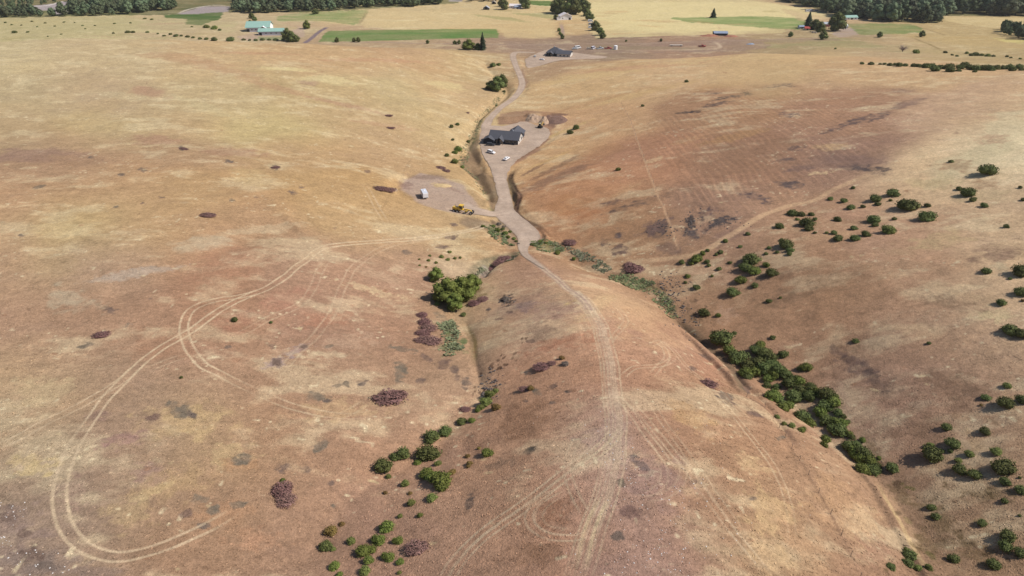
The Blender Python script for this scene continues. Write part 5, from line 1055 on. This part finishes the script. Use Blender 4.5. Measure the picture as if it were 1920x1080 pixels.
# --- white building among the dark trees
A, a, W = frame((1050.5, 37.5), (1072, 37))
h = thing('white_roofed_barn', A, a, 'white barn with a big pale roof in front of dark trees', 'barn')
gwall(MB(), 0, W, 0, 12, -.5, 4.5, 3.4, 'y').build('wall', M_white, h); M_wr = noisy('white_metal_roof', (.70, .64, .64), .5, 1, .06, spec=.4)
gable(MB(), 0, W, -.4, 12, 4.6, 3.6, .5, 'y').build('roof', M_wr, h); door(h, W * .82, 2.8, 2.8, -.01, M_black, 'barn_door', -.3); window(h, W * .2, 2.2, 1.4, 1.1)
gwall(MB(), -5, -.2, -2, 5, -.5, 2.6, 1.4, 'y').build('lean_to', M_white, h); gable(MB(), -5, -.2, -2, 5, 2.7, 1.5, .3, 'y').build('lean_to_roof', M_wr, h)
def small_house(p, q_, D, hw, rise, wallm, roofm, name, label, along='x', hp=False, extra=True):
    A, a, W = frame(p, q_); h = thing(name, A, a, label, 'shed' if 'shed' in name else 'house')
    if hp: MB().box(0, W, 0, D, -.6, hw).build('wall', wallm, h); hip(MB(), 0, W, 0, D, hw + .2, rise).build('roof', roofm, h)
    else: gwall(MB(), 0, W, 0, D, -.6, hw, rise, along).build('wall', wallm, h); gable(MB(), 0, W, 0, D, hw + .1, rise + .1, .5, along).build('roof', roofm, h)
    door(h, W * .5, min(2.4, W * .3), 2.1, -.01, M_black)
    if W > 6: window(h, W * .2, 1.7, 1.3, 1.0); window(h, W * .8, 1.7, 1.3, 1.0)
    return h
small_house((955, 15), (977, 15.5), 9, 3.0, 2.4, M_white, M_wr, 'far_white_house', 'far white house with a pale roof between dark trees')
small_house((965, 16.5), (975, 16.5), 4, 2.6, 1.6, M_lav, M_blue, 'blue_roofed_shed', 'small blue-roofed shed in front of the far white house')
small_house((906, 18.5), (917, 18.5), 7, 2.4, 2.6, M_dark, M_grey, 'grey_roofed_shed', 'low grey-roofed shed alone in the far field', 'y')
small_house((922, 8), (930, 8), 6, 2.4, 2.0, M_black, M_tan, 'open_shed', 'small open dark shed near the top edge', 'y')
small_house((1531, 50), (1556, 50), 9, 3.0, 1.6, M_red, M_grey, 'red_farm_shed', 'long red farm shed with a grey roof between trees')
small_house((1499, 54), (1508, 54), 6, 2.2, 1.2, M_lav, M_blue, 'bluish_shed', 'small bluish shed left of the pointed conifer')
small_house((1509, 57), (1518, 57), 6, 2.4, 1.4, M_tan, M_red, 'pink_shed', 'small pinkish shed in front of the pointed conifer')
small_house((1581, 54), (1589, 54), 7, 3.2, 1.6, M_white, M_white, 'white_shed', 'small white shed right of the big round tree')
small_house((1586, 37), (1608, 37), 10, 2.8, 2.0, M_white, M_green, 'green_roofed_shed', 'green-roofed shed at the edge of the river wood')
# half-buried shed on the dirt mound
A, a, W = frame((1339, 67), (1364, 67)); h = thing('blue_roofed_dugout', A, a, 'low shed with a blue-grey roof sunk in a reddish dirt mound', 'shed')
gwall(MB(), 0, W, 0, 9, -.5, 2.6, 1.4).build('wall', M_dark, h); gable(MB(), 0, W, 0, 9, 2.7, 1.5, .6).build('roof', M_blue, h); door(h, W * .8, 3, 2, -.01, M_black)
def heap(name, c, rx, ry, hh, m, label, cat='heap', seed=1):
    bm = bmesh.new(); bmesh.ops.create_grid(bm, x_segments=26, y_segments=26, size=1.0); rr = []
    hz_ = H(np.array([c[0] + v.co.x * rx for v in bm.verts]), np.array([c[1] + v.co.y * ry for v in bm.verts])) - h1(*c)
    for vi, v in enumerate(bm.verts):
        x, y_ = v.co.x, v.co.y; r = math.hypot(x, y_); z = max(0, 1 - r * r) ** 1.1; n = float(vnoise(x * 4 + seed, y_ * 4, 1, seed)) * .28
        v.co = (x * rx, y_ * ry, z * hh * (1 + n) - (.15 if r > .85 else 0) + float(hz_[vi]))
    bmesh.ops.delete(bm, geom=[v for v in bm.verts if math.hypot(v.co.x / rx, v.co.y / ry) > 1.02], context='VERTS')
    me = bpy.data.meshes.new(name); bm.to_mesh(me); bm.free(); me.materials.append(m); me.polygons.foreach_set('use_smooth', [True] * len(me.polygons))
    o = link(bpy.data.objects.new(name, me)); o.location = (*c, h1(*c)); return tag(o, label, cat)
M_dirt2 = noisy('reddish_dirt', tuple(alb((168, 116, 92))), 1.0, .5, .25, bump=.4)
heap('dirt_mound', at(1330, 67.5), 12, 7, 1.8, M_dirt2, 'reddish dirt mound on the left of the blue-roofed shed'); heap('dirt_mound', at(1370, 68.5), 9, 6, 1.6, M_dirt2, 'reddish dirt mound on the right of the blue-roofed shed', seed=4)
heap('debris_pile', at(1407, 83), 5, 3, 1.0, M_blue, 'bluish pile of debris on the valley floor'); 
# spoil heaps behind the house yard
heap('spoil_heap', at(1001, 224), 5.5, 6, 2.2, M_dirt, 'pale tan spoil heap behind the dark-roofed house', seed=3); heap('spoil_heap', at(1020, 230), 3.5, 5, 1.8, M_dirt, 'small tan spoil heap just above the little excavator', seed=9)
heap('spoil_heap', at(1044, 226), 7, 8, 1.5, noisy('dark_dirt', tuple(alb((134, 106, 92))), 1.0, 1.2, .35, bump=.5), 'dark rubbly spoil heap right of the little excavator', seed=13)
heap('straw_heap', at(830, 348), 4.5, 2.6, .5, noisy('straw', tuple(alb((206, 178, 130))), 1.0, 1.2, .2), 'low straw-coloured heap on the oval gravel pad', seed=17)

# ------------------------------------------------------------------ vehicles (unit: metres, nose to +x)
def wheel(par, x, y, r, w_=.24):
    o = MB().cyl((x, y, r), r, w_, 'y', 18).build('wheel', M_black, par, .03); MB().cyl((x, y + (w_ / 2 + .01) * (1 if y > 0 else -1), r), r * .58, .03, 'y', 12).build('rim', M_silver, o); return o
def car(kind, p, rz, m, label, cat='car', s=1.0):
    L, Wd = {'suv': (4.8, 1.9), 'pickup': (5.7, 2.0), 'sedan': (4.6, 1.8), 'van': (5.4, 2.0)}[kind]
    o = thing({'suv': 'parked_car', 'sedan': 'parked_car', 'pickup': 'pickup_truck', 'van': 'parked_van'}[kind], p, rz, label, cat); o.scale = (s, s, s); hL = L / 2; y = Wd / 2
    if kind == 'pickup':
        b = MB().prof([(-hL, .45), (hL, .4), (hL, .85), (hL - .2, 1.02), (hL - 1.3, 1.1), (-.45, 1.12), (-.45, .98), (-hL, .98)], -y, y, {2: .06, 3: .1, 4: .05})
        cabx = (-.5, 1.25); top = (-.35, .75); z0, z1 = 1.08, 1.78
    else:
        b = MB().prof([(-hL, .42), (hL, .4), (hL, .78), (hL - .25, .95), (hL - 1.15, 1.02), (-hL + .1, 1.05), (-hL, .9)], -y, y, {2: .08, 3: .12, 4: .05, 5: .05})
        cabx = {'suv': (-hL + .08, 1.2), 'sedan': (-1.75, 1.05), 'van': (-hL + .06, 2.0)}[kind]; top = {'suv': (-hL + .45, .45), 'sedan': (-1.0, .35), 'van': (-hL + .2, 1.5)}[kind]; z0 = 1.02; z1 = {'suv': 1.72, 'sedan': 1.42, 'van': 2.1}[kind]
    bo = b.build('body', m, o, .05)
    c = MB().add([(cabx[0], -y + .07, z0), (cabx[1], -y + .07, z0), (cabx[1], y - .07, z0), (cabx[0], y - .07, z0), (top[0], -y + .24, z1), (top[1], -y + .24, z1), (top[1], y - .24, z1), (top[0], y - .24, z1)], [(0, 3, 2, 1), (4, 5, 6, 7), (0, 1, 5, 4), (1, 2, 6, 5), (2, 3, 7, 6), (3, 0, 4, 7)])
    c.build('cabin', m, o, .05)
    g = MB()
    def lerp(a, b, t): return tuple(a[i] + (b[i] - a[i]) * t for i in range(3))
    V = c.v
    for f, off in (((0, 1, 5, 4), (0, -.015, .0)), ((2, 3, 7, 6), (0, .015, 0)), ((1, 2, 6, 5), (.015, 0, .01)), ((3, 0, 4, 7), (-.015, 0, .01))):
        a, b_, c_, d = [V[i] for i in f]; P = []
        for u, v in ((.07, .14), (.93, .14), (.93, .86), (.07, .86)): q1 = lerp(a, b_, u); q2 = lerp(d, c_, u); r_ = lerp(q1, q2, v); P.append(tuple(r_[i] + off[i] for i in range(3)))
        g.add(P, [(0, 1, 2, 3)])
    g.build('windows', M_glass, o)
    if kind == 'pickup': MB().box(-hL + .12, -.6, -y + .14, y - .14, .72, .99).build('load_bed', M_black, o)
    for x in (-hL + .95, hL - .95):
        for s2 in (-1, 1): wheel(o, x, s2 * (y - .1), .38)
    for s2 in (-1, 1):
        MB().box(hL - .06, hL + .02, s2 * (y - .3) - .16, s2 * (y - .3) + .16, .66, .82).build('headlight', M_lamp, bo); MB().box(-hL - .02, -hL + .05, s2 * (y - .2) - .1, s2 * (y - .2) + .1, .7, .95).build('tail_light', M_tail, bo)
    return o
def gl(px, py): return loc(px, py)
def pad_at(px, py, k):
    v = loc(px, py); return Vector((v.x, v.y, h1(v.x, v.y) + .2))
car('suv', pad_at(921, 288, 0), R(-38), M_white, 'white vehicle parked in front of the garage, the left one in the yard')
car('sedan', pad_at(949.5, 300, 0), R(62), M_white, 'white vehicle standing alone in the middle of the gravel yard')
car('suv', pad_at(920, 273.5, 0), R(-8), noisy('charcoal_car_paint', (.05, .05, .06), .35, 2, .05, spec=.5), 'dark car in the shade against the garage of the near house')
car('sedan', pad_at(1016, 113, 0), R(-20), M_white, 'small white car on the forecourt of the far house'); car('sedan', pad_at(1003, 107, 0), R(80), M_silver, 'pale car at the bend of the drive by the far house')
for px, py, k, rz, m, lb, cat in [(1078, 92.5, 'sedan', 10, M_silver, 'silver car right behind the far house', 'car'), (1083, 91, 'van', 30, M_white, 'white van right behind the far house, rightmost of its pair', 'van'), (1112, 92, 'van', 60, M_lav, 'tall grey-blue van in the vehicle row behind the far house', 'van'),
    (1125, 92, 'pickup', 20, M_silver, 'pale pickup in the middle of the vehicle row', 'truck'), (1140, 92, 'pickup', 5, M_red, 'red pickup in the vehicle row', 'truck'), (1105, 92.5, 'sedan', 0, M_tan, 'tan car at the left end of the vehicle row', 'car'),
    (1107, 41, 'van', 5, M_white, 'topmost white van beside the diagonal tree row', 'van'), (1108, 47, 'van', 5, M_silver, 'middle silver van beside the diagonal tree row', 'van'), (1108, 53, 'van', 5, M_white, 'lowest white van beside the diagonal tree row', 'van'),
    (1514, 22, 'van', 15, M_white, 'leftmost white vehicle at the river wood edge', 'van'), (1521, 21.5, 'van', 20, M_white, 'middle white vehicle at the river wood edge', 'van'), (1531, 21, 'suv', 20, M_silver, 'silver vehicle at the right of the three by the wood', 'car'),
    (1543, 53, 'pickup', 75, M_red, 'red truck parked in front of the farm shed', 'truck'), (1526, 62, 'sedan', -20, M_tan, 'tan car under the farmstead trees', 'car'), (1316, 88, 'pickup', 0, M_red, 'dull red truck alone by the dirt track', 'truck')]:
    car(k, gl(px, py), R(rz), m, lb, cat, 1.35 if py < 100 else 1.0)
# white horizontal tank
o = thing('storage_tank', gl(1154, 93), 0, 'squat white storage tank at the right end of the vehicle row', 'tank'); MB().cyl((0, 0, 2.0), 1.9, 3.6, 'z', 20).build('tank_body', M_white, o); MB().cyl((0, 0, 4.05), 1.7, .5, 'z', 20, .5).build('lid', M_white, o)
# long flatbed / pipe bundle
A, a, W = frame((1255, 87), (1280, 87)); o = thing('pipe_trailer', A, a, 'long pale pipe trailer on the brown valley floor', 'trailer'); MB().box(0, W, -1, 1, .9, 1.25).build('deck', M_tan, o); k = MB()
for i in range(5): k.cyl((W / 2, -.8 + .4 * i, 1.45), .18, W * .96, 'x', 8)
k.build('pipes', M_pale, o)
for x in (W * .15, W * .2, W * .85): 
    for s2 in (-1, 1): wheel(o, x, s2 * .9, .45)

# --- white camper trailer on the oval pad
cp = pad_at(796, 369.5, 0); o = thing('camper_trailer', cp, R(108), 'white camper trailer with a bluish roof on the oval gravel pad', 'trailer')
o.scale = (.9, .9, .92); LL = 6.2; k = MB().prof([(-LL / 2, .5), (LL / 2 - .5, .5), (LL / 2, 1.1), (LL / 2 - .25, 2.55), (LL / 2 - .7, 2.8), (-LL / 2 + .15, 2.8), (-LL / 2, 2.6)], -1.22, 1.22); bo = k.build('body', M_white, o, .06)
MB().box(-LL / 2 + .15, LL / 2 - .75, -1.16, 1.16, 2.79, 2.87).build('roof', noisy('grey_blue_roof', (.52, .55, .62), .6, 2, .12), o)
ac = MB().box(-.5, .5, -.4, .4, 2.86, 3.1, .1, .08).build('air_conditioner', M_white, o, .04); MB().box(1.3, 1.8, -.3, .3, 2.86, 2.95).build('roof_vent', M_silver, o)
for s2 in (-1, 1):
    for x in (-2.2, -.6, 1.7): f = MB().box(x - .5, x + .5, s2 * 1.235 - .02, s2 * 1.235 + .02, 1.5, 2.1).build('window', M_silver, o); MB().box(x - .44, x + .44, s2 * 1.26 - .01, s2 * 1.26 + .01, 1.56, 2.04).build('pane', M_glass, f)
    for x in (-.45, .45): wheel(o, x, s2 * 1.12, .36)
d = MB().box(.3, 1.0, -1.27, -1.22, .6, 2.3).build('door', M_silver, o); MB().box(.38, .46, -1.32, -1.27, 1.4, 1.5).build('handle', M_steel, d)
MB().rod((LL / 2 - .3, .5, .55), (LL / 2 + 1.2, 0, .5), .06).rod((LL / 2 - .3, -.5, .55), (LL / 2 + 1.2, 0, .5), .06).rod((LL / 2 + 1.0, 0, .0), (LL / 2 + 1.0, 0, .6), .05).build('hitch', M_steel, o)
MB().cyl((LL / 2 + .35, 0, .85), .2, .55, 'z', 12).build('gas_bottle', M_white, o)
MB().box(-LL / 2 - .08, -LL / 2, -.9, .9, .5, .75).build('bumper', M_steel, o)

# --- yellow motor grader, nose to the lower right
gp = loc(867, 399); gp.z = h1(gp.x, gp.y) + .12; o = thing('motor_grader', gp, R(-22), 'yellow motor grader parked at the edge of the oval pad', 'grader')
MB().prof([(-4.1, .9), (-1.0, .9), (-1.0, 2.0), (-1.6, 2.25), (-3.9, 2.15), (-4.1, 1.9)], -.75, .75).build('engine_hood', M_yel, o, .05)
MB().box(-2.9, -2.2, -.4, .4, 2.2, 2.35).build('grille', M_steel, o); MB().rod((-3.2, .35, 2.1), (-3.2, .35, 3.0), .07).build('exhaust', M_black, o)
c_ = MB().add([(-1.05, -.75, 1.2), (.5, -.65, 1.2), (.5, .65, 1.2), (-1.05, .75, 1.2), (-1.15, -.8, 3.15), (.35, -.75, 3.15), (.35, .75, 3.15), (-1.15, .8, 3.15)], [(0, 3, 2, 1), (4, 5, 6, 7), (0, 1, 5, 4), (1, 2, 6, 5), (2, 3, 7, 6), (3, 0, 4, 7)]).build('cab', M_yel, o, .03)
g_ = MB()
for s2 in (-1, 1): g_.add([(-.9, s2 * .79, 1.9), (.36, s2 * .735, 1.9), (.28, s2 * .79, 2.95), (-1.0, s2 * .815, 2.95)], [(0, 1, 2, 3)])
g_.add([(.45, -.55, 1.9), (.45, .55, 1.9), (.40, .62, 2.95), (.40, -.62, 2.95)], [(0, 1, 2, 3)]).build('windows', M_glass, c_)
MB().box(-1.3, .55, -.9, .9, 3.15, 3.27).build('cab_roof', M_yel, o, .03)
MB().prof([(.4, 1.15), (1.2, 1.9), (3.6, 1.75), (4.3, 1.2), (4.3, .85), (3.7, 1.3), (1.3, 1.5), (.5, .85)], -.2, .2).build('front_frame', M_yel, o, .03)
b_ = MB()
for i in range(8):
    t0, t1 = -1.2 + .3 * i, -.9 + .3 * i; f0 = lambda t: .12 * math.sin((t + 1.2) / 2.4 * pi)
    b_.box(1.5 + f0(t0) * .2 + .55 * (i / 8 - .5), 1.64 + f0(t0) * .2 + .55 * (i / 8 - .5) + .1, t0 * 1.5, t1 * 1.5, .12, .75)
b_.build('blade', M_steel, o); MB().cyl((1.6, 0, .95), .7, .12, 'z', 20).build('turntable', M_yel, o); MB().rod((1.9, .5, 1.9), (1.7, .6, .9), .06).rod((1.9, -.5, 1.9), (1.7, -.6, .9), .06).build('lift_cylinder', M_steel, o)
MB().box(3.95, 4.2, -.9, .9, .55, .75).build('front_axle', M_yel, o); MB().box(4.3, 4.6, -.6, .6, .7, 1.2).build('scarifier', M_steel, o)
for x, r_ in ((-3.3, .66), (-1.75, .66), (4.05, .66)):
    for s2 in (-1, 1): wheel(o, x, s2 * 1.0, r_, .42)
# --- small excavator behind the house
ep = loc(1013, 240); ep.z = h1(ep.x, ep.y) + .1; o = thing('small_excavator', ep, R(60), 'small dark tracked excavator with pale cab roof below the spoil heap', 'excavator')
for s2 in (-1, 1): MB().box(-1.5, 1.5, s2 * .95 - .25, s2 * .95 + .25, 0, .65).build('track', M_black, o, .12)
MB().box(-.7, .7, -.75, .75, .4, .75).build('undercarriage', M_steel, o); MB().box(-1.6, .9, -1.0, 1.0, .75, 1.4).build('body', M_black, o, .08)
cb = MB().box(-.3, .9, .0, .95, 1.4, 2.55, .08, .05).build('cab', M_glass, o, .03); MB().box(-.35, .95, -.02, 1.0, 2.55, 2.66).build('cab_roof', noisy('cream_paint', (.66, .58, .36), .5, 2, .1), o)
bm_ = MB().rod((.8, -.35, 1.2), (2.6, -.35, 3.0), .17).build('boom', M_yel, o); MB().rod((2.6, -.35, 3.0), (4.0, -.35, 1.6), .13).build('stick', M_yel, o); MB().prof([(3.8, 1.7), (4.2, 1.5), (4.1, .7), (3.6, .55), (3.4, .9), (3.8, 1.1)], -.75, .05).build('bucket', M_steel, o)

# ------------------------------------------------------------------ fences
def fence(P2, label, gap=6.0, hh=1.25, dark=.06, name='wire_fence'):
    Q = smooth([at(*p) for p in P2], 4); L_ = [0]
    for i in range(1, len(Q)): L_.append(L_[-1] + math.hypot(Q[i][0] - Q[i-1][0], Q[i][1] - Q[i-1][1]))
    n = int(L_[-1] / gap); n = min(n, 95); xs = np.interp(np.linspace(0, L_[-1], n + 1), L_, [p[0] for p in Q]); ys = np.interp(np.linspace(0, L_[-1], n + 1), L_, [p[1] for p in Q]); zs = H(xs, ys)
    o = thing(name, Vector((xs[0], ys[0], zs[0])), 0, label, 'fence'); base_ = np.array([xs[0], ys[0], zs[0]]); me = None
    for i in range(n + 1):
        d = Vector((xs[i] - xs[0], ys[i] - ys[0], zs[i] - zs[0]))
        if me is None: po = MB().rod((0, 0, -.3), (0, 0, hh + .1), dark, dark * .85, 6).build('post', M_wood, o); me = po.data
        else: po = link(bpy.data.objects.new('post', me), o)
        po.location = d; po.rotation_euler = (random.uniform(-.05, .05), random.uniform(-.05, .05), 0)
    w_ = MB()
    for z in (.35, .75, 1.15):
        for i in range(n): w_.rod((xs[i] - xs[0], ys[i] - ys[0], zs[i] - zs[0] + z), (xs[i+1] - xs[0], ys[i+1] - ys[0], zs[i+1] - zs[0] + z), .007, n=3)
    w_.build('wire', M_steel, o); return o
fence([(1400,744),(1440,770),(1480,835),(1520,900),(1555,960),(1580,1010),(1612,1085)], 'thin post and wire fence running down the right side of the spur', 4.5, dark=.05)
fence([(1165,195),(1185,235),(1205,290),(1225,345),(1240,380),(1260,430),(1275,472)], 'thin post and wire fence along the straight path on the right hillside', 8, dark=.06)
# ------------------------------------------------------------------ loose stones
rs = random.Random(9); k = MB(); ico = bmesh.new(); bmesh.ops.create_icosphere(ico, subdivisions=1, radius=1); iv = [v.co.copy() for v in ico.verts]; ifc = [[v.index for v in f.verts] for f in ico.faces]; ico.free()
def stone(px, py, r):
    x, y_ = at(px, py); z = h1(x, y_); s3 = [r * rs.uniform(.7, 1.3) for _ in range(3)]; k.add([(x + v.x * s3[0] * rs.uniform(.8, 1.1), y_ + v.y * s3[1] * rs.uniform(.8, 1.1), z + v.z * s3[2] * .6 + r * .1) for v in iv], ifc)
for i in range(190):
    cx, cy, sx, sy = rs.choice([(1200,905,50,40),(1230,935,60,30),(1290,950,45,25),(1190,1050,60,30),(1210,1060,70,25),(1260,1050,50,30),(1180,860,40,40),(1140,830,20,40),(1200,990,60,40)]); stone(rs.gauss(cx, sx), min(1085, rs.gauss(cy, sy)), rs.uniform(.04, .13))
for i in range(60):
    cx, cy, sx, sy = rs.choice([(12,1013,12,8),(45,1040,30,18),(90,1070,40,12),(30,960,14,10)]); stone(max(-20, rs.gauss(cx, sx)), min(1085, rs.gauss(cy, sy)), rs.uniform(.05, .15))
for i in range(60): stone(rs.uniform(1000, 1600), rs.uniform(760, 1075), rs.uniform(.04, .1))
tag(k.build('scattered_stones', noisy('pale_stone', (.55, .52, .50), .8, 3, .25)), 'pale stones strewn over the bare ridge top', 'stones', kind='stuff')
k = MB()
for i in range(420):
    cx, cy, sx, sy = rs.choice([(925,715,10,14),(912,735,8,10),(1240,545,24,12),(1265,565,14,12),(1290,600,16,14),(1255,530,20,8),(950,562,8,6),(1240,428,14,8),(1294,418,7,12),(1350,418,24,6)]); stone(rs.gauss(cx, sx), rs.gauss(cy, sy), rs.uniform(.12, .4))
tag(k.build('dark_rocks', noisy('dark_basalt', (.10, .085, .08), .9, 2, .35)), 'dark rubble of broken rocks on the gully sides', 'rocks', kind='stuff')

# ------------------------------------------------------------------ air
zl = float(GZ.min()) - 1.0; xm = float(np.abs(GX).max()) + 2; y0_, y1_ = float(ROWS[0]) - 2, float(ROWS[-1]) + 2
hz = MB().box(-xm, xm, y0_, y1_, zl, max(CZ + 1.5, float(GZ.max()) + 3)); M_air = bpy.data.materials.new('air'); M_air.use_nodes = True; t = M_air.node_tree; t.nodes.clear()
ou = t.nodes.new('ShaderNodeOutputMaterial'); pv = t.nodes.new('ShaderNodeVolumePrincipled'); pv.inputs['Color'].default_value = (.92, .91, .92, 1); pv.inputs['Density'].default_value = HAZE; pv.inputs['Anisotropy'].default_value = .2
t.links.new(pv.outputs[0], ou.inputs['Volume']); hz = hz.build('haze', M_air); tag(hz, 'thin pale summer haze in the air', 'haze', kind='stuff')
print('objects', len(bpy.data.objects))
